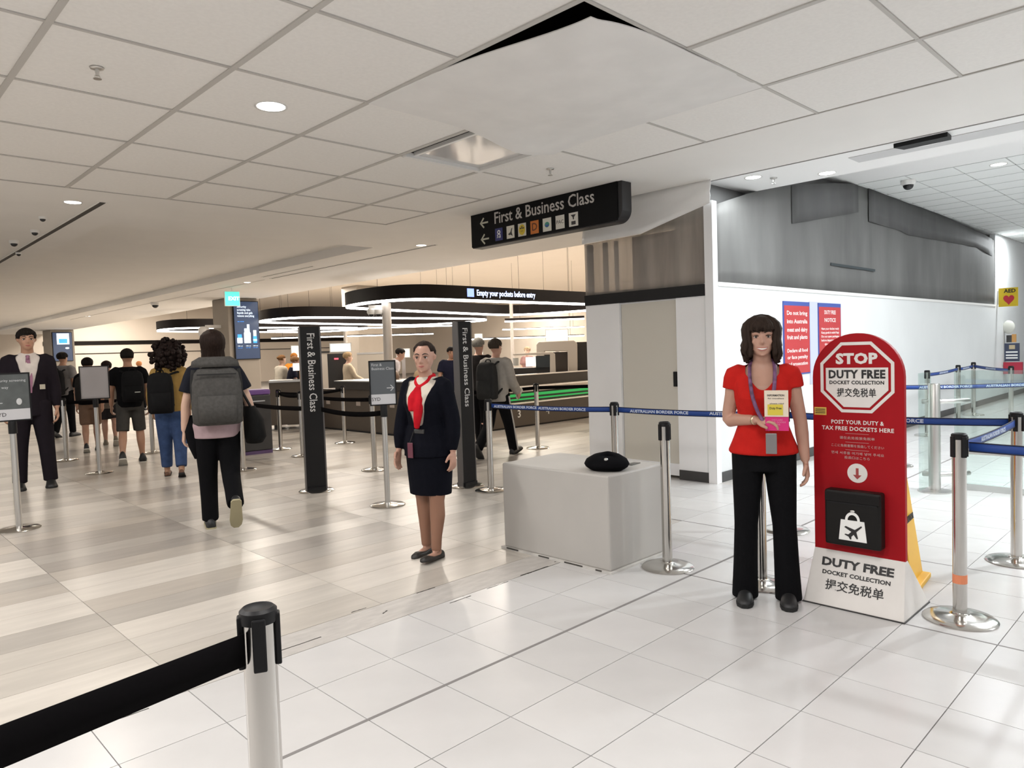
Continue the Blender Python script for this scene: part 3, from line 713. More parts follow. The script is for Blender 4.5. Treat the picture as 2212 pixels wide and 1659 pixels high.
# ------------------------------------------------------------------ class pillars on chrome discs
def pillar(x, y, rz, w, label):
    t = thing('sign_pillar', label, 'sign pillar', (x, y, 0), rz, 'class pillars')
    MB().lathe([(0.185, 0), (0.187, 0.006), (0.175, 0.013), (0.09, 0.02)], 40).build('base_disc', chrome, t, 'auto')
    MB().box((-w/2, -0.035, 0.012), (w/2, 0.035, 1.775)).build('panel', blackm, t, bevel=0.004)
    for s in (-1, 1): MB().box((s*w/2-0.007, -0.037, 0.012), (s*w/2+0.007, 0.037, 1.77)).build('edge_profile', mat('dark_aluminium', (0.16, 0.15, 0.145), 0.35, 0.8), t)
    MB().box((-w/2+0.01, -0.06, 0.014), (w/2-0.01, 0.06, 0.05)).build('foot_block', blackm, t)
    text('First & Business Class', 0.115, mat('pillar_letters', (0.62, 0.60, 0.58), 0.5), t, frame((0.004, -0.0362, 1.285), (0, 0, -1), (1, 0, 0)), width=0.84, depth=0.0006, bold=0.006)
    return t
def face(x, y, off=0): return math.atan2(-y, -x)+PI/2+off     # turn local -Y towards the camera
pillar(3.88, 7.06, face(3.88, 7.06, 0.12), 0.215, 'wide black class pillar with white lettering beside the counters')
pillar(5.04, 5.90, face(5.04, 5.90, 0.85), 0.215, 'black class pillar turned edge-on behind the woman in the navy suit')

# ------------------------------------------------------------------ sign stands
def sign_stand(x, y, rz, label, w, h, z0, kind):
    t = thing('sign_stand', label, 'sign stand', (x, y, 0), rz, 'sign stands in the queue')
    MB().lathe([(0.165, 0), (0.168, 0.006), (0.155, 0.014), (0.06, 0.022), (0.03, 0.03)], 36).build('base_plate', chrome, t, 'auto')
    MB().lathe([(0.026, 0.02), (0.026, z0)], 20).build('pole', steel, t, 'auto')
    MB().lathe([(0.034, z0-0.11), (0.034, z0-0.02), (0.03, z0)], 20).build('clamp', black, t, 'auto')
    f = MB(); e = 0.012
    f.box((-w/2, -0.012, z0), (w/2, 0.012, z0+e)); f.box((-w/2, -0.012, z0+h-e), (w/2, 0.012, z0+h)); f.box((-w/2, -0.012, z0+e), (-w/2+e, 0.012, z0+h-e)); f.box((w/2-e, -0.012, z0+e), (w/2, 0.012, z0+h-e))
    f.build('frame', black, t)
    top = {'grey': (0.10, 0.11, 0.12), 'scene': (0.09, 0.10, 0.10), 'plain': (0.33, 0.31, 0.31)}[kind]
    MB().box((-w/2+e, -0.006, z0+e), (w/2-e, 0.006, z0+h-e)).build('poster', mat('poster_'+kind, top, 0.35, noise=0.25 if kind == 'scene' else 0.0, nscale=9), t)
    if kind != 'plain':
        MB().box((-w/2+e, -0.0075, z0+e), (w/2-e, -0.006, z0+h*0.25)).build('poster_footer', mat('poster_footer', (0.55, 0.55, 0.57), 0.45), t)
        text('SYD', h*0.11, blk, t, frame((-w*0.27, -0.0082, z0+h*0.14), (1, 0, 0)), depth=0.0003)
        pale = mat('poster_pale', (0.55, 0.56, 0.57), 0.5)
        if kind == 'grey':
            text('First &\nBusiness Class', h*0.085, pale, t, frame((-w/2+0.025, -0.0066, z0+h*0.86), (1, 0, 0)), align='LEFT', depth=0.0003)
            text('→', h*0.22, pale, t, frame((w*0.27, -0.0066, z0+h*0.38), (1, 0, 0)), depth=0.0003)
        else:
            text('Security screening', h*0.075, pale, t, frame((-w/2+0.03, -0.0066, z0+h*0.84), (1, 0, 0)), align='LEFT', depth=0.0003)
            text('this way', h*0.075, pale, t, frame((-w/2+0.03, -0.0066, z0+h*0.70), (1, 0, 0)), align='LEFT', depth=0.0003)
            text('←', h*0.18, pale, t, frame((-w*0.30, -0.0066, z0+h*0.38), (1, 0, 0)), depth=0.0003)
            MB().sphere((w*0.2, -0.008, z0+h*0.40), (h*0.05, 0.002, h*0.07)).build('figure_print', pale, t, True)
    else:
        MB().box((-w/2+0.025, -0.009, z0+0.03), (w/2-0.025, -0.0062, z0+h-0.03)).build('cover_sheet', mat('cover_acrylic', (0.36, 0.34, 0.345), 0.12, spec=0.9), t)
    return t
p = at(42, 1143); sign_stand(p.x, p.y, face(p.x, p.y, 0.10), 'sign stand with dark grey poster and white footer before the suited man', 0.30, 0.43, 0.97, 'scene').children
p = at(216, 1022); sign_stand(p.x, p.y, face(p.x, p.y, -0.1), 'sign stand seen with a blank grey glossy panel between walkers', 0.345, 0.44, 0.99, 'plain')
sign_stand(3.93, 5.79, face(3.93, 5.79, 0.12), 'sign stand with grey poster and arrow beside the woman in the navy suit', 0.255, 0.43, 0.965, 'grey')

# ------------------------------------------------------------------ hanging class sign
hs = thing('hanging_sign', 'black hanging sign with arrows, class lettering and carrier squares', 'hanging sign', (5.9, 5.525, ZC), -PI/2)
zb = atx(1022, 537, 5.9).z-ZC; hl = 1.135
rr = 0.13; pr = [(-hl, 0), (-hl, zb)]+[(hl-rr+rr*math.sin(a), zb+rr-rr*math.cos(a)) for a in [PI/2*k/8 for k in range(9)]]+[(hl, 0)]
MB().prism(pr, 0.16, Matrix.Translation((0, 0.01, 0))).build('case', mat('sign_case', (0.03, 0.029, 0.03), 0.45, spec=0.25), hs, bevel=0.006)
MB().box((-hl, 0, zb+0.012), (hl-0.05, 0.012, -0.002)).build('face', mat('sign_face_black', (0.004, 0.004, 0.0045), 0.4, spec=0.12), hs)
def sx(px, py): 
    q = atx(px, py, 5.9); return (5.525-q.y, q.z-ZC)
lt_ = mat('sign_letters', (0.50, 0.475, 0.45), 0.5)
a = sx(1068, 470); b = sx(1283, 428); midz = (a[1]+b[1])/2
text('First & Business Class', 0.19, lt_, hs, frame(((a[0]+b[0])/2, -0.002, midz), (1, 0, 0)), width=b[0]-a[0], bold=0.008)
for (px, py) in ((1046, 482), (1048, 517)):
    q = sx(px, py); text('←', 0.19, mat('sign_arrow', (0.52, 0.52, 0.42), 0.5), hs, frame((q[0], -0.002, q[1]), (1, 0, 0)), bold=0.012)
sq = [(1078, 507), (1103, 502), (1128, 496), (1155, 490), (1182, 486), (1210, 479), (1239, 473)]
cols = [(0.03, 0.035, 0.16), (0.66, 0.64, 0.56), (0.60, 0.58, 0.50), (0.55, 0.16, 0.02), (0.64, 0.63, 0.56), (0.64, 0.62, 0.56), (0.66, 0.64, 0.58)]
zc_ = sum(sx(*q)[1] for q in sq)/7
for k, q in enumerate(sq):
    x = sx(*q)[0]; hwid = 0.063
    s_ = MB().box((x-hwid, -0.003, zc_-0.072), (x+hwid, 0, zc_+0.072)).build('carrier_square', mat('carrier_%d' % k, cols[k], 0.45), hs)
    F = lambda dx=0, dz=0: frame((x+dx, -0.0036, zc_+dz), (1, 0, 0))
    if k == 0: text('8', 0.13, bright, s_, F(), bold=0.0, depth=.0004); text('~', 0.12, bright, s_, F(0, -.03), depth=.0004)
    if k == 1: MB().prism([(x-0.04, zc_-0.02), (x+0.0, zc_+0.0), (x+0.02, zc_+0.04), (x+0.035, zc_+0.045), (x+0.02, zc_+0.0), (x+0.035, zc_-0.05), (x+0.0, zc_-0.03), (x-0.02, zc_-0.035)], 0.001, Matrix.Translation((0, -0.004, 0))).build('emblem', charcoal, s_)
    if k == 2:
        MB().prism([(x+0.05*math.cos(2*PI*i/20), zc_+0.06*math.sin(2*PI*i/20)) for i in range(20)], 0.001, Matrix.Translation((0, -0.004, 0))).build('emblem_disc', mat('emblem_yellow', (0.62, 0.46, 0.03), 0.5), s_)
        text('*', 0.16, charcoal, s_, F(0, -.03), bold=0.02, depth=.001)
    if k == 3: text('D', 0.12, mat('emblem_brown', (0.10, 0.03, 0.01), 0.5), s_, F(), bold=0.01, depth=.0004)
    if k == 4:
        MB().prism([(x+0.035*math.cos(2*PI*i/18), zc_+0.03*math.sin(2*PI*i/18)) for i in range(18)], 0.001, Matrix.Translation((0, -0.004, 0))).build('emblem_green', mat('emblem_green', (0.05, 0.25, 0.2), 0.5), s_)
        MB().prism([(x+0.028*math.cos(PI+PI*i/9), zc_-0.002+0.02*math.sin(PI+PI*i/9)) for i in range(10)], 0.001, Matrix.Translation((0, -0.005, 0))).build('emblem_blue', mat('emblem_blue', (0.05, 0.09, 0.4), 0.5), s_)
    if k == 5: text('PAC', 0.055, charcoal, s_, F(), bold=0.0, width=0.10, depth=.0004)
    if k == 6:
        MB().prism([(x-0.035, zc_+0.05), (x+0.035, zc_+0.05), (x+0.008, zc_+0.02), (x+0.008, zc_-0.0), (x-0.008, zc_-0.0), (x-0.008, zc_+0.02)], 0.001, Matrix.Translation((0, -0.004, 0))).build('emblem', charcoal, s_)
        MB().box((x-0.03, -0.004, zc_-0.055), (x+0.03, -0.003, zc_-0.018)).build('emblem_base', charcoal, s_)

# ------------------------------------------------------------------ ceiling fittings
def downlight(p, r, watts, col, label, group, z=None):
    t = thing('downlight', label, 'downlight', p, 0, group)
    MB().lathe([(r*1.0, 0.0), (r*1.16, -0.004), (r*1.16, 0.004)], 28).build('trim_ring', white, t, True)
    MB().lathe([(r, -0.001), (r*0.5, -0.0012), (0.001, -0.0012)], 28).build('lens', lamp, t)
    l = bpy.data.lights.new('downlight_lamp', 'AREA'); l.shape = 'DISK'; l.size = r*2; l.energy = watts; l.color = col
    o = bpy.data.objects.new('downlight_lamp', l); C.objects.link(o); o.parent = t; o.location = (0, 0, -0.02)
    return t
gl = 'ceiling downlights'
downlight((2.29, 4.53, ZC+0.003), 0.09, 26, NEUT, 'large round downlight glowing in a ceiling tile upper left', gl)
downlight(tuple(at(157, 437, ZC)-Vector((0, 0, 0.001))), 0.075, 22, WARM, 'downlight at the end of the dark slot on the far left ceiling', gl)
downlight(tuple(at(910, 530, ZC)-Vector((0, 0, 0.001))), 0.075, 75, WARM, 'downlight beside the slot diffuser left of the hanging sign', gl)
downlight((7.02, 3.56, 3.129), 0.075, 10, COOL, 'downlight in the white soffit left of the grey dust sheet peak', gl)
downlight((7.48, 3.00, 3.129), 0.075, 18, COOL, 'downlight in the white soffit above the grey dust sheet peak', gl)
p = at(2157, 355, 3.60); downlight((p.x, p.y, 3.598), 0.085, 26, COOL, 'downlight in the white tile ceiling at the upper right', gl)
p = at(535, 610, ZC); downlight((p.x, p.y, ZC-0.001), 0.075, 60, WARM, 'small far downlight above the green exit sign', gl)
p = at(190, 683, ZC); downlight((p.x, p.y, ZC-0.001), 0.075, 20, WARM, 'small far downlight over the walkers on the left', gl)
downlight((18.8, 3.3, 3.598), 0.085, 60, COOL, 'spot downlight washing the wall at the far right edge', gl)
downlight((7.25, 0.30, 3.129), 0.075, 105, COOL, 'added unseen downlight in the white soffit just outside the right edge', gl)  # added out of frame to brighten the floor by the partition
downlight((7.25, -1.6, 3.129), 0.075, 70, COOL, 'last added downlight in the white soffit beyond the right edge', gl)  # second lamp put in beyond the frame for more light
def sprinkler(p, label):
    t = thing('sprinkler', label, 'sprinkler', p, 0, 'ceiling sprinklers')
    MB().lathe([(0.005, 0.0), (0.038, -0.001), (0.034, -0.008), (0.014, -0.012)], 20).build('escutcheon', steel, t, True)
    MB().cyl((0, 0, -0.008), (0, 0, -0.045), 0.012, 0.009, 12).build('body', steel, t)
    MB().lathe([(0.002, -0.058), (0.022, -0.060), (0.022, -0.063), (0.002, -0.063)], 16).build('deflector', steel, t)
    for s in (-1, 1): MB().tube([(s*0.009, 0, -0.04), (s*0.014, 0, -0.05), (s*0.004, 0, -0.06)], 0.002, 6).build('yoke_arm', steel, t)
sprinkler((1.26, 4.53, ZC+0.004), 'sprinkler head in the ceiling tile at the upper left'); sprinkler((5.0, 4.52, ZC+0.004), 'sprinkler head just above the hanging sign')
p = at(1671, 384, 3.13); sprinkler((p.x, p.y, 3.129), 'sprinkler head between the two soffit downlights')
def dome(p, label, r=0.06, wh=True):
    t = thing('dome_camera', label, 'camera', p, 0, 'dome cameras')
    MB().lathe([(r*0.4, 0), (r*1.15, 0), (r*1.15, -r*0.5), (r*0.95, -r*0.8)], 20).build('housing', white, t, 'auto')
    MB().sphere((0, 0, -r*0.8), (r*0.85, r*0.85, r*0.8)).build('dome', mat('dome_smoke', (0.02, 0.02, 0.022), 0.1), t, True)
p = at(335, 653, ZC); dome((p.x, p.y, ZC), 'small dome camera on the ceiling edge over the queue', 0.10)
p = at(1945, 393, 3.60); dome((p.x, p.y-0.1, 3.60), 'dome camera beside the peak of the grey dust sheet', 0.08)
# slot diffusers
slotM = mat('slot_dark', (0.05, 0.045, 0.04), 0.7)
def slotv(x, y0, y1, w, label, z=ZC):
    t = thing('slot_diffuser', label, 'air slot', (x, y0, z), 0, 'ceiling slot diffusers')
    MB().box((-w/2, 0, -0.003), (w/2, y1-y0, 0.0)).build('slot', slotM, t)
    for s in (-1, 1): MB().box((s*w/2-0.008, -0.01, -0.006), (s*w/2+0.008, y1-y0+0.01, 0.0)).build('flange', plaster, t)
slotv(2.27, 8.24, 17, 0.075, 'long dark slot diffuser crossing the ceiling at the far left')
slotv(7.0, 8.75, 14.2, 0.06, 'dark slot diffuser in the ceiling left of the hanging sign')
slotv(6.98, 14.5, 30, 0.035, 'thin distant slot diffuser along the ceiling edge')
slotv(6.72, 12.0, 14.0, 0.05, 'short dark slot beside the exit sign')
for (px, py, r) in ((92, 468, .05), (75, 497, .06), (30, 520, .07), (40, 545, .05)):
    p = at(px, py, ZC); dome((p.x, p.y, ZC), {92: 'ceiling detector beside the dark slot, nearest the slot end', 75: 'ceiling detector beside the dark slot, second from the slot end', 30: 'ceiling detector closest to the left edge above the dark slot', 40: 'lowest ceiling detector beside the dark slot at the left edge'}[px], r*0.7)
# exit sign
p = at(500, 622, ZC)
ex = thing('exit_sign', 'green lit exit sign hanging from the ceiling by the screen column', 'exit sign', (p.x, p.y, ZC), face(p.x, p.y, 0.25))
MB().cyl((0, 0, 0), (0, 0, -0.08), 0.012).build('stem', white, ex)
bd_ = MB().box((-0.17, -0.03, -0.42), (0.17, 0.03, -0.08)).build('case', white, ex, bevel=0.008)
MB().box((-0.16, -0.034, -0.41), (0.16, -0.03, -0.09)).build('face', mat('exit_green', (0.05, 0.5, 0.4), 0.5, emit=(0.10, 0.75, 0.62), estr=1.0), ex)
text('EXIT', 0.12, mat('exit_white', (1, 1, 1), 0.5, emit=(0.8, 1, 0.97), estr=1.6), ex, frame((0.03, -0.036, -0.25), (1, 0, 0)), bold=0.02)

# ------------------------------------------------------------------ posters and notices on the bright wall
pred = mat('poster_red', (0.50, 0.045, 0.05), 0.35); pblue = mat('poster_blue', (0.05, 0.09, 0.36), 0.4); pwhite = mat('poster_white', (0.78, 0.72, 0.70), 0.5)
def poster(x0, x1, lines, label):
    t = thing('wall_poster', label, 'poster', (x0, KY-0.002, 1.04), 0, 'red notices on the wall')
    w = x1-x0; h = 0.88
    MB().box((0, -0.012, 0), (w, 0, h)).build('frame', pblue, t)
    MB().box((0.015, -0.014, 0.015), (w-0.015, -0.011, h-0.05)).build('print', pred, t)
    for (b, z, s) in lines: text(b, s, pwhite, t, frame((w/2, -0.0145, z), (1, 0, 0)), bold=0.02, width=w*(0.5 if len(b) < 12 else 0.78), depth=0.0004)
poster(8.23, 8.95, (('Do not bring', 0.74, 0.07), ('into Australia', 0.64, 0.07), ('meat and dairy', 0.54, 0.07), ('fruit and plants', 0.45, 0.07), ('Declare all food', 0.29, 0.06), ('or face penalty', 0.21, 0.06), ('and prosecution', 0.13, 0.06)), 'wider red notice with blue frame behind the head of the woman in red')
poster(9.21, 9.93, (('DUTY FREE', 0.76, 0.07), ('NOTICE', 0.66, 0.07), ('Have your docket ready', 0.55, 0.04), ('Keep goods in sealed bags', 0.50, 0.04), ('Do not open packages', 0.45, 0.04), ('before departure gates', 0.40, 0.04), ('thank you', 0.35, 0.04), ('Penalties may apply here', 0.26, 0.04), ('see staff', 0.20, 0.04), ('for assistance', 0.13, 0.04)), 'right red notice with blue frame above the arched red sign')
gp = struct(MB().box((8.96, KY-0.008, 0.9), (9.20, KY, 1.93)).build('trim_4', mat('lilac_grey', (0.52, 0.55, 0.66), 0.5)))
q = aty(2177, 662, KY-0.19)
ae = thing('defibrillator_sign', 'yellow sign with a red heart at the end of the dust sheet', 'sign', (q.x, KY-0.19, q.z), -PI/2)
MB().box((-0.165, -0.012, 0), (0.185, 0.012, 0.40)).build('plate', mat('aed_yellow', (0.62, 0.44, 0.015), 0.5), ae)
MB().box((-0.188, -0.02, 0.05), (-0.165, 0.02, 0.35)).build('wall_bracket', steel, ae)
text('AED', 0.11, blk, ae, frame((0.04, -0.0135, 0.33), (1, 0, 0)), bold=0.03)
ht = [(0.10*math.sin(a)**3, 0.15+0.0075*(13*math.cos(a)-5*math.cos(2*a)-2*math.cos(3*a)-math.cos(4*a))) for a in [2*PI*k/32 for k in range(32)]]
MB().prism(ht, 0.003, Matrix.Translation((0.02, -0.0155, 0))).build('heart', mat('heart_red', (0.45, 0.02, 0.04), 0.5), ae)
q = aty(2186, 757, KY-0.16)
nb = thing('notice_stand', 'dark notice with a red case below it mounted on the far wall', 'notice', (q.x, KY-0.16, q.z), -PI/2)
MB().box((-0.14, -0.02, -0.24), (0.14, 0.02, 0.16)).build('notice', mat('notice_navy', (0.04, 0.05, 0.09), 0.4), nb)
for z in (-0.05, -0.12, -0.18): MB().box((-0.11, -0.024, z), (0.11, -0.018, z+0.03)).build('text_line', bright, nb)
MB().box((-0.05, -0.024, 0.03), (0.06, -0.018, 0.12)).build('crest', mat('crest_gold', (0.5, 0.4, 0.25), 0.5), nb)
MB().box((-0.10, -0.02, 0.18), (0.0, 0.02, 0.34)).build('bracket', charcoal, nb); MB().box((0.0, -0.02, 0.18), (0.08, 0.02, 0.36)).build('bracket_tag', mat('tag_orange', (0.5, 0.26, 0.08), 0.5), nb)
MB().box((-0.15, -0.06, -0.52), (0.20, 0.04, -0.26)).build('red_case', mat('case_red', (0.42, 0.02, 0.05), 0.45), nb)
MB().sphere((-0.06, 0.0, 0.52), (0.12, 0.05, 0.15)).build('bell', mat('bell_cream', (0.6, 0.6, 0.55), 0.5), nb, True)
MB().box((-0.158, -0.03, -0.5), (-0.14, 0.03, 0.5)).build('wall_rail', steel, nb)
# ------------------------------------------------------------------ security hall
def hthing(name, label, cat, px, d, group=None, py=780, off=0.0):
    p = atd(px, py, d); base = Vector((p.x, p.y, 0)); rz = face(p.x, p.y, off)
    t = thing(name, label, cat, base, rz, group)
    Mi = Matrix.Rotation(-rz, 4, 'Z') @ Matrix.Translation(-base)
    def L(x, y, dd=d):
        q = Mi @ atd(x, y, dd); return q
    return t, L
def hbox(L, x0, y0, x1, y1, thick, dy=0.0):
    a = L(x0, y1); b = L(x1, y0); return (min(a.x, b.x), dy, min(a.z, b.z)), (max(a.x, b.x), dy+thick, max(a.z, b.z))
colM = mat('column_grey', (0.30, 0.265, 0.225), 0.6, noise=0.04, nscale=2)
def column(p, wx, wy, h, label):
    t = thing('column', label, 'column', (p.x, p.y, 0), 0, 'structural columns')
    MB().box((0, 0, 0), (wx, wy, h-0.004)).build('shaft', colM, t, bevel=0.02)
    MB().box((-0.01, -0.01, 0), (wx+0.01, wy+0.01, 0.12)).build('skirting', charcoal, t)
    return t
c1 = at(490, 643, ZC); column(c1, 0.84, 1.0, ZC, 'grey column carrying the large lit screen left of the counters')
c2 = at(108, 712, ZC); column(c2, 0.95, 1.5, ZC, 'distant grey column with a small lit screen behind the suited man')
c3 = at(770, 616, 4.6); column(c3, 1.3, 1.3, 4.6, 'pale tall column rising behind the curved light ring')
scrM = mat('screen_navy', (0.01, 0.015, 0.03), 0.3, emit=(0.035, 0.06, 0.12), estr=1.0)
sw = mat('screen_white', (0.8, 0.9, 1), 0.4, emit=(0.75, 0.88, 1.0), estr=1.4); sb = mat('screen_blue', (0.05, 0.3, 0.9), 0.4, emit=(0.03, 0.30, 0.95), estr=1.2)
def screen(c, x0, x1, z0, z1, label):
    t = thing('wall_screen', label, 'screen', (c.x+(x0+x1)/2, c.y-0.012, (z0+z1)/2), 0, 'lit screens on columns')
    w = x1-x0; h = z1-z0
    MB().box((-w/2, -0.06, -h/2), (w/2, 0, h/2)).build('bezel', black, t, bevel=0.01)
    MB().box((-w/2+0.02, -0.064, -h/2+0.02), (w/2-0.02, -0.058, h/2-0.02)).build('display', scrM, t)
    return t, w, h
a = aty(500, 650, c1.y); b = aty(573, 775, c1.y)
s1, w, h = screen(c1, a.x-c1.x+0.0, min(b.x-c1.x, 0.83), b.z, a.z, 'large lit navy screen with bottles on the grey column')
F = lambda x, z: frame((x*w, -0.0655, z*h), (1, 0, 0))
for k, b_ in enumerate(('Security', 'screening rules', 'liquids and gels', 'remove everything')): text(b_, h*0.052, sw, s1, F(-0.36, 0.40-0.052*k), align='LEFT', depth=0.0005, width=w*(0.36, 0.52, 0.60, 0.66)[k])
text('see more', h*0.03, sb, s1, F(-0.36, 0.15), align='LEFT', depth=0.0005)
def vial(x, ww, z0, z1, m_): MB().box((x*w-ww*w/2, -0.067, z0*h), (x*w+ww*w/2, -0.064, z1*h)).build('bottle_print', m_, s1, bevel=0.01)
vial(-0.30, 0.20, -0.22, -0.13, sw); vial(-0.30, 0.16, -0.13, -0.07, sb); vial(0.0, 0.26, -0.22, -0.04, sw); vial(0.05, 0.10, -0.04, 0.10, sw); vial(-0.06, 0.10, -0.04, 0.03, sw); vial(0.30, 0.15, -0.22, -0.10, sb); vial(0.30, 0.12, -0.10, 0.0, sw); vial(0.30, 0.15, -0.19, -0.15, sw)
for x in (-0.3, 0.02, 0.30):
    text('100 ml', h*0.022, sw, s1, F(x, -0.27), depth=0.0005, width=w*0.18); text('max each', h*0.02, sb, s1, F(x, -0.30), depth=0.0005, width=w*0.18)
a = aty(104, 718, c2.y); b = aty(153, 775, c2.y)
s2, w, h = screen(c2, 0.05, 0.85, b.z-0.1, a.z, 'small lit blue screen on the distant column behind the suited man')
MB().box((-w*0.28, -0.068, h*0.08), (w*0.34, -0.064, h*0.46)).build('tray_print', sw, s2); MB().box((-w*0.18, -0.071, h*0.12), (w*0.24, -0.067, h*0.27)).build('tray_inset', sb, s2); MB().sphere((w*0.22, -0.066, -h*0.05), (w*0.1, 0.004, h*0.03)).build('badge_print', sw, s2, True)

# halo light rings
ringM = mat('ring_black', (0.010, 0.0075, 0.007), 0.55, spec=0.12)
def ring(pts, z, hgt, label, dy=0.0, dx=0.0):
    pts = [Vector((x+dx, y+dy, 0)) for x, y in pts]
    n = len(pts); P = []
    for i in range(n):          # closed Catmull-Rom
        p0, p1, p2, p3 = pts[i-1], pts[i], pts[(i+1) % n], pts[(i+2) % n]
        for k in range(6):
            t = k/6; P.append(0.5*((2*p1)+(p2-p0)*t+(2*p0-5*p1+4*p2-p3)*t*t+(3*p1-p0-3*p2+p3)*t**3))
    c = sum(P, Vector())/len(P)
    t = thing('light_ring', label, 'light ring', (c.x, c.y, z), 0, 'halo light rings over the lanes')
    N_ = len(P); L_ = [p-c for p in P]
    def nrm(i):
        d = (L_[(i+1) % N_]-L_[i-1]).normalized(); return Vector((-d.y, d.x, 0))
    def band(z0, z1, off, th, m_, name):
        rings = []
        for i in range(N_+1):
            q = L_[i % N_]; u = nrm(i % N_)
            rings.append([q+u*off+Vector((0, 0, z0)), q+u*(off+th)+Vector((0, 0, z0)), q+u*(off+th)+Vector((0, 0, z1)), q+u*off+Vector((0, 0, z1))])
        mb = MB(); mb.loft(rings, caps=False); mb.build(name, m_, t, 'auto')
    band(0, hgt, -0.04, 0.08, ringM, 'fascia'); band(-0.05, 0.0, -0.03, 0.06, led, 'led_strip')
    for i in range(0, N_, 20):
        if P[i].x < 9.2: continue
        MB().cyl(L_[i]+Vector((0, 0, hgt)), L_[i]+Vector((0, 0, 4.595-z)), 0.004, n=6).build('suspension_rod', ringM, t)
    return t, c
rp = [(8.33, 13.4), (8.2, 12.6), (8.3, 11.8), (8.62, 11.42), (9.1, 11.3), (10.5, 11.3), (12.5, 11.3), (14.2, 11.32), (15.4, 11.7), (15.9, 12.8), (15.7, 14.6), (15.0, 15.45), (13.0, 15.1), (10.1, 14.35), (9.1, 14.05), (8.6, 13.85)]
RZ = 2.53
r1, rc = ring(rp, RZ, 0.27, 'large black halo light ring with a lit message beside the partition')
ring(rp, RZ, 0.27, 'distant black halo light ring left of the screen column', dy=12.3, dx=0.2)
ring(rp, RZ, 0.27, 'middle black halo light ring seen right of the screen column', dy=6.2, dx=0.95)
xa, xb = aty(1030, 638, 11.25).x, aty(1156, 642, 11.25).x
msg = text('Empty your pockets before entry', 0.17, mat('led_text', (0.6, 0.7, 1), 0.4, emit=(0.55, 0.66, 1.0), estr=2.2), r1, frame(((xa+xb)/2-rc.x, 11.25-rc.y, 0.135), (1, 0, 0)), name='led_message', width=xb-xa, depth=0.002, bold=0.015)
MB().box((xa-0.26-rc.x, 11.245-rc.y, 0.05), (xa-0.08-rc.x, 11.255-rc.y, 0.22)).build('led_icon', mat('led_icon', (0.2, 0.3, 1), 0.4, emit=(0.25, 0.35, 1.0), estr=1.8), r1)
for (x0, x1, y0, y1, d, l) in ((583, 1000, 700, 713, 23, 'long straight black light beam across the far hall'), (590, 940, 719, 729, 27, 'lower far black light beam behind the blond woman'), (990, 1262, 722, 733, 21, 'black light beam over the scanner right of the walking men'), (1090, 1262, 682, 693, 19, 'upper black light beam beside the partition edge'), (1085, 1262, 704, 711, 26, 'thin black light beam above the lit panel')):
    t, L = hthing('light_beam', l, 'light beam', (x0+x1)/2, d, 'straight light beams in the hall', (y0+y1)/2)
    a, b = hbox(L, x0, y0, x1, y1, 0.12); MB().box(a, b).build('fascia', ringM, t)
    MB().box((a[0], a[1]-0.01, a[2]-0.035), (b[0], b[1], a[2])).build('led_strip', led, t)
    for x in (a[0]+0.4, b[0]-0.4): MB().cyl((x, 0.06, b[2]), (x, 0.06, 4.595), 0.004, n=6).build('suspension_rod', ringM, t)
# dark bands on the far wall
for (z0, z1, n_) in ((2.50, 2.72, 'trim_5'), (2.02, 2.06, 'trim_6')):
    struct(MB().box((8.9, 43.97, z0), (30, 43.995, z1)).build(n_, ringM))
# counters
brown = mat('counter_brown', (0.085, 0.066, 0.05), 0.5); dk = mat('counter_dark', (0.022, 0.018, 0.016), 0.45); cream2 = mat('machine_cream', (0.62, 0.56, 0.49), 0.5); green = mat('green_light', (0.01, 0.2, 0.05), 0.4, emit=(0.01, 0.35, 0.07), estr=0.9)
ca = thing('counter', 'brown inspection counter behind the wide class pillar', 'counter', (7.42, 10.10, 0))
MB().box((0, 0, 0.03), (0.70, 3.15, 0.80)).build('body', brown, ca); MB().box((-0.02, -0.02, 0), (0.7, 3.15, 0.03)).build('plinth', black, ca)
MB().box((-0.05, -0.03, 0.80), (0.74, 2.4, 0.955)).build('tray_top', dk, ca, bevel=0.01); MB().box((-0.06, -0.04, 0.955), (0.75, 2.41, 0.975)).build('steel_edge', steel, ca)
for k, y in enumerate((0.5, 1.6, 2.7)): MB().box((-0.004, y, 0.50), (0, y+0.14, 0.58)).build('sticker', mat('label_pale', (0.42, 0.36, 0.32), 0.5), ca)
cb = thing('counter', 'dark numbered tray counter with green light strip beside the partition', 'counter', (7.86, 9.55, 0))
MB().box((0.3, 0, 0.03), (5.0, 0.50, 0.44)).build('body', brown, cb); MB().box((0, 0.02, 0), (5.0, 0.48, 0.03)).build('plinth', black, cb); MB().box((-0.02, 0, 0.03), (0.3, 0.50, 0.44)).build('end_panel', brown, cb)
MB().box((0, -0.02, 0.44), (5.0, 0.51, 0.47)).build('steel_edge', steel, cb); MB().box((0, 0.1, 0.47), (5.0, 0.48, 0.66)).build('recess', dk, cb)
MB().box((0.9, 0.07, 0.57), (5.0, 0.10, 0.62)).build('light_strip', green, cb); MB().box((0.9, 0.085, 0.50), (5.0, 0.10, 0.53)).build('light_strip', green, cb)
MB().box((0, -0.03, 0.66), (5.0, 0.51, 0.75)).build('tray_bed', cream2, cb, bevel=0.01)
for (n_, x) in (('1', 7.95), ('3', 9.47), ('4', 10.26)): text(n_, 0.2, bright, cb, frame((x-7.86+0.02, -0.003, 0.25), (1, 0, 0)), bold=0.01)
MB().box((1.4, 0.36, 0.75), (5.0, 0.50, 0.95)).build('back_ledge', dk, cb); MB().box((1.4, 0.34, 0.95), (5.0, 0.51, 0.97)).build('ledge_top', steel, cb)
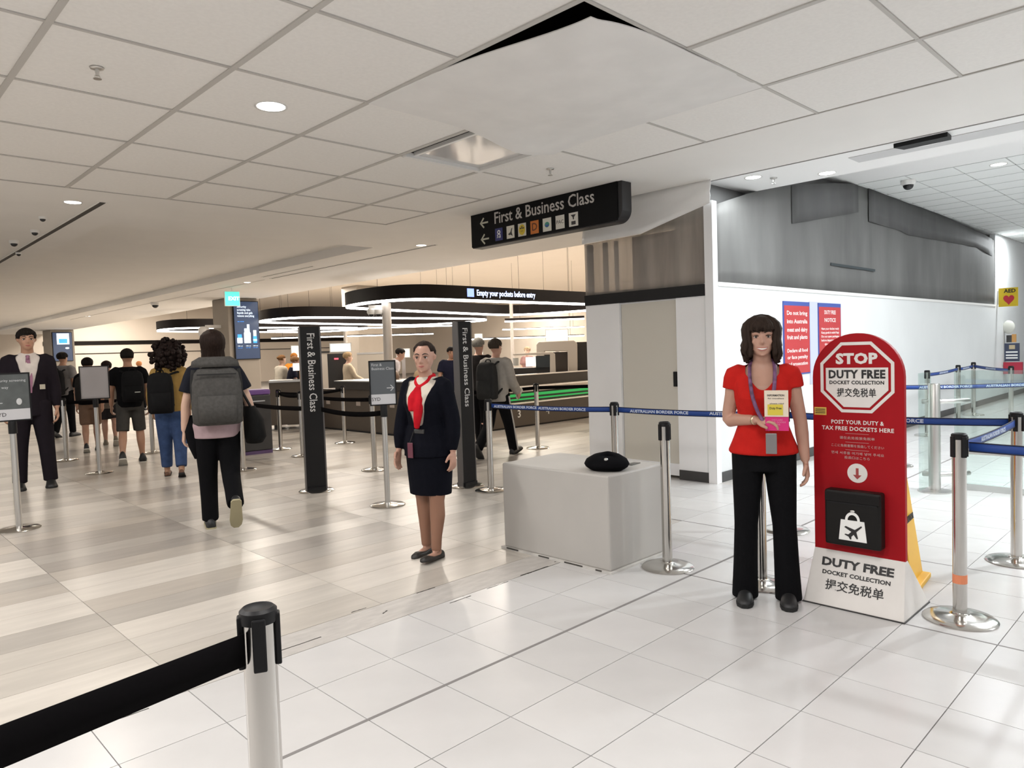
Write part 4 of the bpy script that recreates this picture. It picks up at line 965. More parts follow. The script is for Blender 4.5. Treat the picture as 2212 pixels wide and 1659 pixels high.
# scanner and bench clutter
t, L = hthing('scanner', 'cream arched baggage scanner with a dark tunnel beside the partition', 'scanner', 1203, 16.2, None)
def PZ(L, pts): return [(L(x, y).x, L(x, y).z) for x, y in pts]
MB().prism(PZ(L, [(1158, 812), (1158, 744), (1163, 738), (1240, 735), (1247, 742), (1248, 812), (1227, 812), (1226, 759), (1176, 759), (1176, 812)]), 0.9).build('hood', cream2, t, bevel=0.02)
a, b = hbox(L, 1178, 760, 1226, 812, 0.7, 0.15); MB().box(a, b).build('tunnel', mat('tunnel_brown', (0.06, 0.045, 0.036), 0.5), t)
a, b = hbox(L, 1248, 738, 1275, 812, 0.5, 0.1); MB().box(a, b).build('side_cabinet', dk, t)
a, b = hbox(L, 1150, 812, 1275, 905, 0.9, 0.0); MB().box((a[0], 0.05, 0), b).build('base', dk, t)
t, L = hthing('operator_desk', 'cream framed operator desk with a dark glass screen by the scanner', 'desk', 1165, 15.3, None)
MB().prism(PZ(L, [(1108, 768), (1108, 764), (1192, 760), (1199, 764), (1201, 812), (1188, 812), (1188, 766)]), 0.08).build('frame', cream2, t, bevel=0.01)
a, b = hbox(L, 1158, 768, 1187, 800, 0.03, 0.03); MB().box(a, b).build('glass_screen', mat('smoked_glass', (0.03, 0.035, 0.035), 0.15), t)
a, b = hbox(L, 1106, 793, 1187, 812, 0.4, 0.03); MB().box((a[0], a[1], 0), b).build('desk_body', dk, t)
mo = MB(); a, b = hbox(L, 1136, 771, 1157, 792, 0.03, -0.03); mo.box(a, b); mo.build('monitor', mat('monitor_white', (0.8, 0.8, 0.8), 0.4, emit=(0.85, 0.92, 0.88), estr=0.9), t)
a, b = hbox(L, 1108, 773, 1120, 790, 0.08, -0.05); MB().cyl(((a[0]+b[0])/2, 0, a[2]), ((a[0]+b[0])/2, 0, b[2]), (b[0]-a[0])/2).build('canister', mat('canister_grey', (0.5, 0.5, 0.47), 0.4), t, 'auto')
lp = mat('lit_panel', (0.9, 0.85, 0.75), 0.5, emit=(1.0, 0.93, 0.80), estr=0.9)
for (x0, y0, x1, y1, d, l) in ((1180, 712, 1226, 737, 18.2, 'bright lit panel above the cream scanner'), (714, 742, 757, 760, 16.5, 'bright lit panel above the dark cabinet left of the blond woman'), (631, 747, 655, 782, 18.5, 'tall pale lit panel left of the wide class pillar'), (858, 754, 884, 772, 16, 'small lit panel behind the woman in the navy suit'), (1028, 722, 1041, 770, 18, 'narrow lit panel right of the edge-on class pillar')):
    t, L = hthing('lit_panel', l, 'lit panel', (x0+x1)/2, d, 'lit panels in the hall')
    a, b = hbox(L, x0, y0, x1, y1, 0.06); MB().box(a, b).build('face', lp, t)
    MB().box((a[0]-0.02, 0.06, a[2]-0.02), (b[0]+0.02, 0.10, b[2]+0.02)).build('frame', steel, t); m_ = (a[0]+b[0])/2
    MB().box((m_-0.04, 0.10, 0), (m_+0.04, 0.16, b[2])).build('stand', steel, t)
t, L = hthing('cabinet', 'dark steel cabinet with a red lamp left of the blond woman', 'cabinet', 733, 16.0)
a, b = hbox(L, 712, 763, 755, 880, 0.6, 0.0); MB().box((a[0], a[1], 0), (b[0], b[1], b[2])).build('body', charcoal, t)
a, b = hbox(L, 722, 773, 731, 777, 0.02, -0.02); MB().box(a, b).build('red_lamp', mat('red_lamp', (0.6, 0.1, 0.1), 0.4, emit=(1.0, 0.12, 0.18), estr=1.2), t)
t, L = hthing('cabinet', 'pale steel cabinet just right of the wide class pillar', 'cabinet', 700, 17.0)
a, b = hbox(L, 690, 762, 711, 880, 0.6, 0.0); MB().box((a[0], a[1], 0), (b[0], b[1], b[2])).build('body', cream2, t); MB().box((a[0]-.02, a[1]-.02, b[2]), (b[0]+.02, b[1], b[2]+.04)).build('top_cap', charcoal, t)
t, L = hthing('cabinet', 'grey locker wall behind the staff in the hall', 'cabinet', 790, 19.5)
a, b = hbox(L, 775, 760, 830, 860, 0.5, 0); MB().box((a[0], 0, 0), (b[0], 0.5, b[2])).build('body', mat('locker_grey', (0.32, 0.29, 0.25), 0.5), t); MB().box((a[0], -0.01, b[2]-0.05), (b[0], 0, b[2])).build('top_rail', steel, t)
t, L = hthing('roller_bench', 'long grey bench line in front of the staff left of the blond woman', 'bench', 640, 14.9)
a, b = hbox(L, 585, 822, 688, 880, 0.6, -0.3); MB().box((a[0], -0.3, 0.1), (b[0], 0.3, b[2])).build('body', brown, t); MB().box((a[0], -0.34, b[2]), (b[0], 0.34, b[2]+0.04)).build('steel_top', steel, t)
for x in (a[0]+0.1, b[0]-0.1): MB().box((x-0.04, -0.2, 0), (x+0.04, 0.2, 0.1)).build('foot', charcoal, t)
t, L = hthing('monitor', 'white computer monitor on the bench beside the two staff', 'monitor', 644, 14.85)
a, b = hbox(L, 633, 784, 655, 801, 0.03); MB().box(a, b).build('display', MATS['monitor_white'], t); m_ = (a[0]+b[0])/2
bz = L(644, 822).z+0.02; MB().box((m_-0.02, 0.01, bz), (m_+0.02, 0.03, a[2])).build('neck', black, t); MB().box((m_-0.12, -0.08, bz), (m_+0.12, 0.1, bz+0.015)).build('foot', black, t)
for (x, w_, top, d, l) in ((838, 13, 655, 14.5, 'thick pale steel pole carrying a camera cluster behind the sign stand'), (747, 5, 716, 18.2, 'thin pale pole behind the blond woman'), (985, 4, 722, 17.5, 'thin pole left of the edge-on class pillar'), (1107, 5, 655, 20, 'pale pole right of the halo ring end')):
    t, L = hthing('steel_pole', l, 'pole', x, d, 'poles in the hall', 750)
    r = w_/FPX*d*0.75; zt = L(x, top).z
    MB().lathe([(r, 0), (r, zt), (0.0, zt)], 18).build('shaft', mat('pole_pale', (0.48, 0.44, 0.40), 0.4, 0.3), t, 'auto'); MB().lathe([(r*1.8, 0), (r*1.8, 0.02), (r, 0.03)], 18).build('foot_plate', steel, t)
    if x == 838:
        arm = MB().box((-0.35, -0.03, zt-0.10), (0.05, 0.03, zt-0.04)).build('arm', white, t)
        for dx in (-0.30, -0.16):
            c = MB().lathe([(0.05, zt-0.10), (0.085, zt-0.13), (0.085, zt-0.19), (0.06, zt-0.22)], 18, (dx, -0.02, 0)).build('camera_body', white, t, 'auto'); MB().sphere((dx, -0.02, zt-0.22), 0.055).build('camera_dome', MATS['dome_smoke'], c, True)
# small camera under the ceiling left of the screen column
t = thing('bracket_camera', 'white bullet dome camera on a bracket left of the screen column', 'camera', (c1.x-0.003, c1.y+0.5, 2.30))
MB().box((-0.40, -0.04, 0.02), (0, 0.04, 0.10)).build('bracket', white, t); MB().lathe([(0.08, 0.06), (0.14, 0.0), (0.14, -0.16), (0.11, -0.2)], 20, (-0.45, 0, 0)).build('housing', white, t, 'auto'); MB().sphere((-0.45, 0, -0.2), (0.11, 0.11, 0.12)).build('dome', MATS['dome_smoke'], t, True)
# black bin with purple top
p = at(552, 978); t = thing('recycling_bin', 'tall black bin with a purple lid next to the screen column', 'bin', (p.x, p.y, 0), face(p.x, p.y, 0.3))
MB().box((-0.23, -0.2, 0.05), (0.21, 0.2, 0.90)).build('body', charcoal, t, bevel=0.015); MB().box((-0.23, -0.2, 0.90), (0.21, 0.2, 0.98)).build('lid', mat('bin_purple', (0.14, 0.06, 0.24), 0.5), t, bevel=0.02)
MB().box((-0.22, -0.205, 0), (0.20, 0.2, 0.05)).build('base_band', mat('bin_purple_dark', (0.09, 0.05, 0.13), 0.5), t); MB().box((-0.12, -0.205, 0.80), (0.12, -0.2, 0.815)).build('slot_edge', steel, t)
# bags on the counter
p = Vector((7.95, 11.35, 0.975)); t = thing('travel_bag', 'brown travel bag in a tray before the blond woman', 'bag', p, 0.3)
MB().ell([((0, 0, 0), (0.14, 0, 0), (0, 0.09, 0)), ((0, 0, 0.05), (0.16, 0, 0), (0, 0.1, 0)), ((0.01, 0, 0.13), (0.12, 0, 0), (0, 0.07, 0)), ((0.02, 0, 0.17), (0.05, 0, 0), (0, 0.03, 0))], 14).build('body', mat('leather_brown', (0.13, 0.07, 0.035), 0.6), t, True); MB().tube([(-0.06, 0, 0.13), (-0.04, 0, 0.22), (0.06, 0, 0.22), (0.08, 0, 0.14)], 0.008, 6, 4).build('handle', mat('leather_dark', (0.06, 0.03, 0.02), 0.6), t, True)
p = Vector((7.75, 10.25, 0.975)); t = thing('travel_bag', 'tan soft bag behind the woman in the navy suit', 'bag', p, 1.2)
MB().ell([((0, 0, 0), (0.16, 0, 0), (0, 0.10, 0)), ((0, 0, 0.06), (0.19, 0, 0), (0, 0.12, 0)), ((0, 0, 0.15), (0.15, 0, 0), (0, 0.09, 0)), ((0, 0, 0.19), (0.06, 0, 0), (0, 0.03, 0))], 14).build('body', mat('tan_fabric', (0.35, 0.24, 0.14), 0.8), t, True); MB().tube([(-0.08, 0, 0.15), (-0.05, 0, 0.25), (0.05, 0, 0.25), (0.08, 0, 0.15)], 0.01, 6, 4).build('handle', MATS['leather_dark'], t, True)
# ------------------------------------------------------------------ people
def V(*a): return Vector(a)
def remesh(mb, vox, smooth=3, cut=None, name='m'):
    me = mb.mesh(name); o = bpy.data.objects.new('tmp', me); C.objects.link(o)
    md = o.modifiers.new('r', 'REMESH'); md.mode = 'VOXEL'; md.voxel_size = vox
    sm = o.modifiers.new('s', 'SMOOTH'); sm.factor = 0.5; sm.iterations = smooth
    bpy.context.view_layer.update()
    out = bpy.data.meshes.new_from_object(o.evaluated_get(bpy.context.evaluated_depsgraph_get()))
    bpy.data.objects.remove(o); bpy.data.meshes.remove(me)
    if cut:
        bm = bmesh.new(); bm.from_mesh(out)
        bmesh.ops.delete(bm, geom=[f for f in bm.faces if cut(f.calc_center_median())], context='FACES')
        for _ in range(10):
            mv = {}
            for v in bm.verts:
                nb = [e.other_vert(v) for e in v.link_edges if e.is_boundary]
                if len(nb) == 2: mv[v] = v.co*.4+(nb[0].co+nb[1].co)*.3
            for v, c in mv.items(): v.co = c
        bm.to_mesh(out); bm.free()
    return out
SKIN = {k: mat('skin_'+k, c, 0.5, noise=0.05, nscale=12) for k, c in (('fair', (0.46, 0.26, 0.19)), ('tan', (0.42, 0.23, 0.15)), ('pale', (0.62, 0.40, 0.30)), ('olive', (0.36, 0.20, 0.12)))}
def cloth(name, col, rough=0.85, **k): return mat('cloth_'+name, col, rough, bump=0.25, bscale=260, noise=k.get('noise', 0.12), nscale=k.get('nscale', 14), spec=0.08)
eyew = mat('eye_white', (0.75, 0.72, 0.70), 0.3); iris = mat('iris_dark', (0.03, 0.02, 0.015), 0.2); lipM = {'n': mat('lips', (0.40, 0.13, 0.11), 0.45), 'f': mat('lips_fair', (0.45, 0.16, 0.14), 0.4)}
def hairm(name, col): return mat('hair_'+name, col, 0.62, noise=0.35, nscale=25, stretch=(6, 6, 0.6), spec=0.12)
TF = [(.452, .050, .050, 0), (.49, .090, .068, -.006), (.53, .100, .074, -.010), (.57, .092, .066, -.004), (.62, .078, .056, 0), (.67, .079, .059, .005), (.72, .088, .070, .013), (.76, .090, .066, .008), (.795, .088, .050, -.002), (.818, .064, .042, -.008), (.842, .036, .034, -.008)]
TMs = [(.452, .050, .052, 0), (.49, .088, .066, -.004), (.53, .094, .070, -.006), (.57, .090, .066, 0), (.62, .088, .062, .003), (.67, .094, .064, .004), (.72, .104, .068, .006), (.76, .106, .066, .004), (.795, .102, .052, -.002), (.820, .076, .044, -.008), (.845, .040, .038, -.008)]
class Person:
    def __init__(s, label, x, y, ang, H_, sex='f', skin='fair', vox=0.012, lean=0.0, legs=None, arms=None, head=(0, 0, 0), feet=None, twist=0.0, name='person', bulk=1.0):
        s.H = H_; s.vox = vox; s.sex = sex; s.skin = SKIN[skin]; s.head = head; s.bulk = bulk
        s.T = TF if sex == 'f' else TMs
        s.root = thing(name, label, 'person', (x, y, 0), math.radians(ang)-PI/2)
        s.M = Matrix.Translation((x, y, 0)) @ Matrix.Rotation(math.radians(ang)-PI/2, 4, 'Z')
        h = H_; legs = legs or ((0, 0, .012), (0, 0, .012))     # (swing fwd deg, knee flex deg, sideways) right, left
        L1, L2 = .245*h, .232*h; hipz = .512*h; joints = []
        for k, (a, fl, sd) in zip((1, -1), legs):
            a1 = math.radians(a); a2 = math.radians(a-fl)
            hip = V(k*.052*h, 0, hipz); kn = hip+V(k*sd*h*.6, math.sin(a1)*L1, -math.cos(a1)*L1); an = kn+V(k*sd*h*.4, math.sin(a2)*L2, -math.cos(a2)*L2)
            joints.append([hip, kn, an, a-fl])
        low = min(j[2].z for j in joints); dz = .037*h-low
        for j in joints:
            for i in range(3): j[i] = j[i]+V(0, 0, dz)
        s.legs = joints; s.pel = V(0, 0, .53*h+dz); s.lean = Matrix.Rotation(-math.radians(lean), 3, 'X') @ Matrix.Rotation(math.radians(twist), 3, 'Z')
        s.arms = []
        sw = .090 if sex == 'f' else .104
        dflt = ((V(.16, 0, -1), V(.04, .14, -1), V(-1, 0, 0), 30), (V(-.16, 0, -1), V(-.04, .14, -1), V(1, 0, 0), 30))
        for k, A, D in zip((1, -1), arms or (None, None), dflt):
            A = A or D; sh = s.sp(V(k*sw*h*bulk**.5, -.004*h, .798*h)); R3 = s.lean
            u = (R3 @ V(*A[0])).normalized(); f = (R3 @ V(*A[1])).normalized(); n = R3 @ V(*A[2])
            el = sh+u*.163*h; wr = el+f*.142*h; n = (n-f*f.dot(n)).normalized(); hd = f
            if len(A) > 4: hd = (R3 @ V(*A[4])).normalized(); n = (n-hd*hd.dot(n)).normalized()
            s.arms.append((sh, el, wr, hd, n, A[3]))
        s.hh = .134*h if sex == 'f' else .130*h
        nb = s.sp(V(0, -.008*h, .83*h)); nt = s.sp(V(0, .012*h, .876*h)); s.nb, s.nt = nb, nt
        yaw, pit, rl = head
        s.HM = Matrix.Translation(s.sp(V(0, .004*h, .866*h))) @ (s.lean.to_4x4() if lean < 20 else Matrix.Rotation(-math.radians(lean*.5), 4, 'X')) @ Matrix.Rotation(math.radians(yaw), 4, 'Z') @ Matrix.Rotation(math.radians(pit), 4, 'X') @ Matrix.Rotation(math.radians(rl), 4, 'Y')
        s.build_body()
    def sp(s, p):       # spine transform: standing coords -> posed
        q = p-V(0, 0, .53*s.H); return s.pel+s.lean @ q
    def torso(s, mb, h0, h1, ex, ey=None, n=22, flare=None, extra=None):
        ey = ex if ey is None else ey; h = s.H; secs = []
        T = s.T; hs = [t[0] for t in T if h0 < t[0] < h1]
        hs = [h0]+hs+[h1]
        for z in hs:
            for i in range(len(T)-1):
                if T[i][0] <= z <= T[i+1][0]: break
            a, b = T[i], T[i+1]; t = max(0, min(1, (z-a[0])/(b[0]-a[0])))
            w, d, c = (a[k]+(b[k]-a[k])*t for k in (1, 2, 3)); w *= s.bulk**.7; d *= s.bulk
            if z < .53: w = max(w, .086*s.bulk); d = max(d, .064*s.bulk)
            fl = flare(z) if flare else 0
            c_ = s.sp(V(0, c*h, z*h)); secs.append((c_, s.lean @ V(w*h+ex+fl, 0, 0), s.lean @ V(0, d*h+ey+fl, 0)))
        mb.ell(secs, n)
    def legpts(s, i): return s.legs[i][:3]
    def build_body(s):
        h = s.H; mb = MB(); f = 1.0 if s.sex == 'f' else 1.1
        s.torso(mb, .487, .842, 0)
        mb.tube([s.nb-(s.nt-s.nb)*.4, s.nb, s.nt, s.nt+(s.nt-s.nb)*.5], [.036*h, .033*h*f, .030*h*f, .030*h*f], 14)
        for (hip, kn, an, sw) in s.legs:
            m1 = hip.lerp(kn, .45); m2 = kn.lerp(an, .3)+V(0, -.006*h, 0)
            mb.tube([hip+V(0, 0, .02*h), m1, kn, m2, kn.lerp(an, .7), an], [.056*h*s.bulk, .047*h*s.bulk, .033*h, .034*h, .024*h, .021*h], 14, 3)
            a = math.radians(sw); fd = V(0, math.cos(a), math.sin(a)); dn = V(0, math.sin(a), -math.cos(a))
            mb.tube([an-fd*.015*h, an+dn*.014*h-fd*.012*h, an+dn*.018*h+fd*.035*h, an+dn*.021*h+fd*.085*h], [.017*h, .015*h, .014*h, .009*h], 10, 3)
        for (sh, el, wr, hd, n, curl) in s.arms:
            b = s.bulk**.5
            mb.tube([sh+V(0, 0, .004*h)-(sh-s.sp(V(0, 0, .79*h)))*.18, sh, sh.lerp(el, .45), el, el.lerp(wr, .35), wr], [.031*h*f*b, .031*h*f*b, .027*h*f*b, .0225*h*f, .0225*h*f, .0155*h*f], 12, 3)
            s.hand(mb, wr, hd, n, curl, f)
        hm, hh = s.HM, s.hh
        secs = []
        for z, w, cy, d in ((0.0, .10, .25, .11), (.05, .18, .20, .20), (.14, .245, .13, .30), (.26, .29, .06, .365), (.40, .318, .01, .41), (.54, .332, -.02, .435), (.68, .335, -.035, .445), (.80, .305, -.035, .405), (.90, .225, -.03, .31), (.97, .12, -.03, .17), (1.0, .03, -.03, .04)):
            R3 = hm.to_3x3(); secs.append((hm @ V(0, cy*hh, z*hh), R3 @ V(w*hh, 0, 0), R3 @ V(0, d*hh, 0)))
        mb.ell(secs, 20)
        P = lambda x, y, z: hm @ (V(x, y, z)*hh)
        mb.tube([P(0, .37, .58), P(0, .435, .46), P(0, .485, .36), P(0, .44, .325)], [.03*hh, .036*hh, .052*hh, .03*hh], 8, 2)
        for k in (1, -1):
            mb.tube([P(k*.035, .44, .335), P(k*.06, .42, .34)], [.036*hh, .028*hh], 6)
            mb.tube([P(k*.06, .395, .575), P(k*.16, .37, .60), P(k*.25, .29, .575)], [.04*hh, .042*hh, .03*hh], 6, 2)
            mb.tube([P(k*.15, .34, .36), P(k*.20, .27, .37)], [.085*hh, .08*hh], 8)
            mb.tube([P(k*.325, -.02, .58), P(k*.375, -.05, .50), P(k*.345, -.01, .38)], [.05*hh, .06*hh, .035*hh], 7, 2)
        mb.tube([P(-.11, .375, .205), P(0, .398, .21), P(.11, .375, .205)], [.038*hh, .045*hh, .038*hh], 7, 2)
        mb.tube([P(0, .36, .06), P(0, .34, .03)], [.09*hh, .07*hh], 8)
        link('body', remesh(mb, s.vox, 2), s.skin, s.root, True)
    def hand(s, mb, wr, d, n, curl, f):
        h = s.H*f; sd = d.cross(n).normalized(); L = .052*h
        c = [(wr, .016), (wr+d*L*.4, .022), (wr+d*L, .025)]
        mb.ell([(p, sd*w*h, n*.0095*h) for p, w in c]+[(wr+d*L*1.12, sd*.020*h, n*.007*h)], 12)
        cu = math.radians(curl)
        side = 1 if s._thumb(sd, n, d) else -1
        for k, (o_, ln) in enumerate(((-.0185, .042), (-.0065, .047), (.0060, .044), (.0180, .035))):
            b = wr+d*L+sd*o_*h*side; dd = (d+sd*o_*5*side).normalized(); p = [b]
            for j in range(3):
                a = cu*(j+.5)*.75; q = (dd*math.cos(a)+n*math.sin(a)); p.append(p[-1]+q*ln*h/3*1.05)
            mb.tube(p, [.0062*h, .0060*h, .0055*h, .0042*h], 8)
        tb = wr+d*L*.30-sd*side*.020*h; td = (d*.75-sd*side*.55+n*.35).normalized()
        mb.tube([tb, tb+td*.020*h, tb+td*.032*h+n*.004*h+d*.012*h], [.0085*h, .0072*h, .0052*h], 8)
    def _thumb(s, sd, n, d): return (sd.y <= 0)     # thumb side forward
    def face_parts(s, lip='n', smile=False, brow=(0.05, 0.03, 0.02), detail=True):
        hm, hh = s.HM, s.hh; P = lambda x, y, z: hm @ (V(x, y, z)*hh)
        bm = mat('brow_%d' % int(brow[0]*1000), brow, 0.8)
        for k in (1, -1):
            e = MB(); R3 = hm.to_3x3()
            e.ell([(P(k*.150, .335, .49+z), R3 @ V(w*hh, 0, 0), R3 @ V(0, dd*hh, 0)) for z, w, dd in ((-.030, .012, .05), (-.018, .042, .07), (0, .055, .08), (.018, .042, .07), (.028, .012, .05))], 12)
            eo = e.build('eye', eyew, s.root, True)
            MB().sphere(P(k*.150, .398, .492), (.030*hh,)*3, 10, 6).build('iris', iris, eo, True)
            MB().tube([P(k*.09, .405, .515), P(k*.15, .418, .532), P(k*.212, .375, .512)], .011*hh, 6, 3).build('eyelid', bm, eo, True)
            MB().tube([P(k*.055, .425, .595), P(k*.145, .408, .630), P(k*.24, .335, .600)], [.016*hh, .020*hh, .009*hh], 6, 3).build('eyebrow', bm, s.root, True)
        u = .040 if smile else .004; wd = .165 if smile else .120; wy = .335 if smile else .385; k2 = .7 if smile else 1.0
        MB().tube([P(-wd, wy, .200+u), P(-wd*.55, .420, .215), P(0, .442, .207), P(wd*.55, .420, .215), P(wd, wy, .200+u)], [.006*hh, .014*hh*k2, .017*hh*k2, .014*hh*k2, .006*hh], 7, 4).build('upper_lip', lipM[lip], s.root, True)
        lz = .150 if smile else .172
        MB().tube([P(-wd*.95, wy, .192+u), P(-wd*.5, .418, lz+.012), P(0, .436, lz), P(wd*.5, .418, lz+.012), P(wd*.95, wy, .192+u)], [.006*hh, .015*hh*k2, .019*hh*k2, .015*hh*k2, .006*hh], 7, 4).build('lower_lip', lipM[lip], s.root, True)
        if smile: MB().tube([P(-wd*.8, .365, .208), P(-wd*.4, .420, .190), P(0, .434, .181), P(wd*.4, .420, .190), P(wd*.8, .365, .208)], [.008*hh, .020*hh, .024*hh, .020*hh, .008*hh], 7, 4).build('teeth', mat('teeth', (0.8, 0.77, 0.72), 0.3), s.root, True)
    def hair(s, style, m_, seed=1, vol=1.0):
        hm, hh = s.HM, s.hh; rnd = random.Random(seed); mb = MB()
        P = lambda x, y, z: hm @ (V(x, y, z)*hh)
        def surf(th, z, k=1.0):          # point on the head surface, th=0 front, PI back
            Z = ((0.0, .10, .25, .11), (.14, .245, .13, .30), (.26, .29, .06, .365), (.40, .318, .01, .41), (.54, .332, -.02, .435), (.68, .335, -.035, .445), (.80, .305, -.035, .405), (.90, .225, -.03, .31), (.97, .12, -.03, .17), (1.0, .03, -.03, .04))
            for i in range(len(Z)-1):
                if Z[i][0] <= z <= Z[i+1][0]: break
            t = (z-Z[i][0])/(Z[i+1][0]-Z[i][0]); w, cy, d = (Z[i][q]+(Z[i+1][q]-Z[i][q])*t for q in (1, 2, 3))
            return V(w*k*math.sin(th), cy+d*k*math.cos(th), z)
        Q = lambda v: hm @ (v*hh)
        def strand(th, zend, hang=0.0, r=.05, k=1.07, out=0.0, jit=.02):
            pts = [V(0, -.03, 1.02)]
            for z in (.97, .90, .80, .68, .54, .40, .26, .14):
                if z < zend: break
                pts.append(surf(th, z, k+rnd.uniform(-.02, .03)))
            e = pts[-1]
            if hang:
                for q in (1, 2, 3): pts.append(V(e.x*(1+out*q/3)+rnd.uniform(-jit, jit), e.y*(1+out*q/3)+rnd.uniform(-jit, jit), e.z-hang*q/3))
            rr = [r*.7]+[r]*(len(pts)-2)+[r*.45]
            mb.tube([Q(p) for p in pts], [x*hh for x in rr], 7)
        if style in ('short', 'crop'):
            k = 1.03 if style == 'crop' else 1.07
            for i in range(34):
                th = 2*PI*i/34; c = math.cos(th)
                strand(th, .80 if c > .55 else (.50 if c > -.2 else .27), 0, .075, k)
            for z in (.9, .8):
                for i in range(22): mb.sphere(Q(surf(2*PI*i/22, z, .98)), .075*hh, 6, 4)
        elif style == 'bun':
            for i in range(34):
                th = 2*PI*i/34; c = math.cos(th); strand(th, .90 if c > .45 else (.58 if c > -.1 else .30), 0, .06, 1.0)
            mb.sphere(P(0, -.56, .62), .15*hh, 12, 8); mb.sphere(P(0, -.075, .715), (.335*hh, .41*hh, .295*hh), 16, 10)
        elif style == 'bob':
            for i in range(64):
                th = 2*PI*i/64; c = math.cos(th)
                if c > .60: strand(th, .60, 0.02, .05, 1.10)
                elif c > .25: strand(th, .26, .28, .065, 1.16*vol, .06, .03)
                else: strand(th, .26, .40+rnd.uniform(-.08, .08), .085, 1.20*vol, .10, .05)
            for i in range(26):
                th = 1.15+(2*PI-2.3)*i/25; strand(th, .40, .50+rnd.uniform(-.12, .08), .075, 1.30*vol, .05, .06)
        elif style == 'long':
            for i in range(60):
                th = 2*PI*i/60; c = math.cos(th)
                if c > .62: strand(th, .66, 0, .05, 1.06)
                elif c > .2: strand(th, .40, .55, .06, 1.10, 0, .03)
                else: strand(th, .26, 1.05+rnd.uniform(-.15, .2), .085, 1.10, -.02, .05)
        elif style == 'curly':
            for i in range(300):
                th = rnd.uniform(0, 2*PI); ph = rnd.uniform(-.95, 1); rr_ = rnd.uniform(.60, .95)
                if math.cos(th) > .45 and ph < .45: continue
                c_ = math.sqrt(max(0, 1-ph*ph)); mb.sphere(P(rr_*c_*math.sin(th)*1.0, -.08+rr_*c_*math.cos(th), .42+ph*rr_*1.05), (rnd.uniform(.09, .15)*hh), 7, 5)
            mb.sphere(P(0, -.20, .45), (.72*hh, .62*hh, .80*hh), 16, 10)
        elif style == 'fringe':
            pass
        if style == 'crop' or style == 'short' : mb.sphere(P(0, -.035, .70), (.340*hh, .450*hh, .315*hh), 18, 10)
        if style in ('bob', 'long'): mb.sphere(P(0, -.055, .68), (.36*hh, .46*hh, .35*hh), 18, 10)
        return mb.build('hair', m_, s.root, True)
    # garments -------------------------------------------------------------
    def top(s, m_, name='shirt', e=.010, hem=.50, neck=.838, sleeve=1.0, cut=None, flare=None, sl_end=None, ey=None, vox=None):
        h = s.H; mb = MB(); f = 1.0 if s.sex == 'f' else 1.1
        s.torso(mb, hem, neck, e, e if ey is None else ey, flare=flare)
        for (sh, el, wr, hd, n, cu) in s.arms:
            inn = sh-(sh-s.sp(V(0, 0, .79*h)))*.30
            if sleeve <= 0: continue
            pts = [inn, sh, sh.lerp(el, .45)]; rad = [.030*h*f+e*.8, .0325*h*f+e*.8, .029*h*f+e]
            if sleeve < .3: pts = [inn, sh, sh.lerp(el, .30)]; rad = [.030*h+e*.6, .033*h+e*.6, .032*h+e*.8]
            elif sleeve < .6: pts[-1] = sh.lerp(el, .68); rad[-1] = .031*h*f+e*1.6
            else:
                end = wr.lerp(el, 1-min(1.0, sleeve)) if sleeve < 1 else wr+hd*.006*h
                pts += [el, el.lerp(wr, .5), end]; rad += [.0255*h*f+e, .024*h*f+e, sl_end or (.019*h*f+e)]
            mb.tube(pts, rad, 14, 3)
        return link(name, remesh(mb, vox or s.vox*1.15, 3, cut), m_, s.root, True)
    def trousers(s, m_, name='trousers', end=.97, rk=.040, ra=.036, e=.008, waist=.585, rt=.058, wide=0.0):
        h = s.H; mb = MB(); s.torso(mb, .462, waist, e)
        for i, (hip, kn, an, sw) in enumerate(s.legs):
            pts = [hip+V(0, 0, .03*h), hip.lerp(kn, .45), kn]; rad = [rt*h*s.bulk+e, (rt-.008)*h*s.bulk+e, rk*h+e*.5]
            if end <= .5: 
                t = end/.5; pts = [hip+V(0, 0, .03*h), hip.lerp(kn, .45*t), hip.lerp(kn, t)]; rad = [rt*h+e, (rt-.004)*h+e+wide, (rt-.008)*h+e+wide*2]
            else:
                t = (end-.5)/.5; en = kn+(an-kn)*t; pts += [kn.lerp(an, t*.5), en]; rad += [(rk*.55+ra*.45)*h, ra*h]
            mb.tube(pts, rad, 16, 3)
        return link(name, remesh(mb, s.vox*1.2, 3), m_, s.root, True)
    def skirt(s, m_, z1=.30, e=.010):
        h = s.H; mb = MB(); secs = []
        for z, w, d in ((.61, .080, .060), (.57, .096, .070), (.53, .105, .080), (.47, .106, .082), (.40, .102, .078), (z1, .094, .072)):
            secs.append((V(0, -.004*h, z*h+(s.pel.z-.53*h)), V(w*h*s.bulk**.5+e, 0, 0), V(0, d*h+e, 0)))
        return link('skirt', remesh(MBset(mb.ell(secs, 24)), s.vox*1.2, 2), m_, s.root, True)
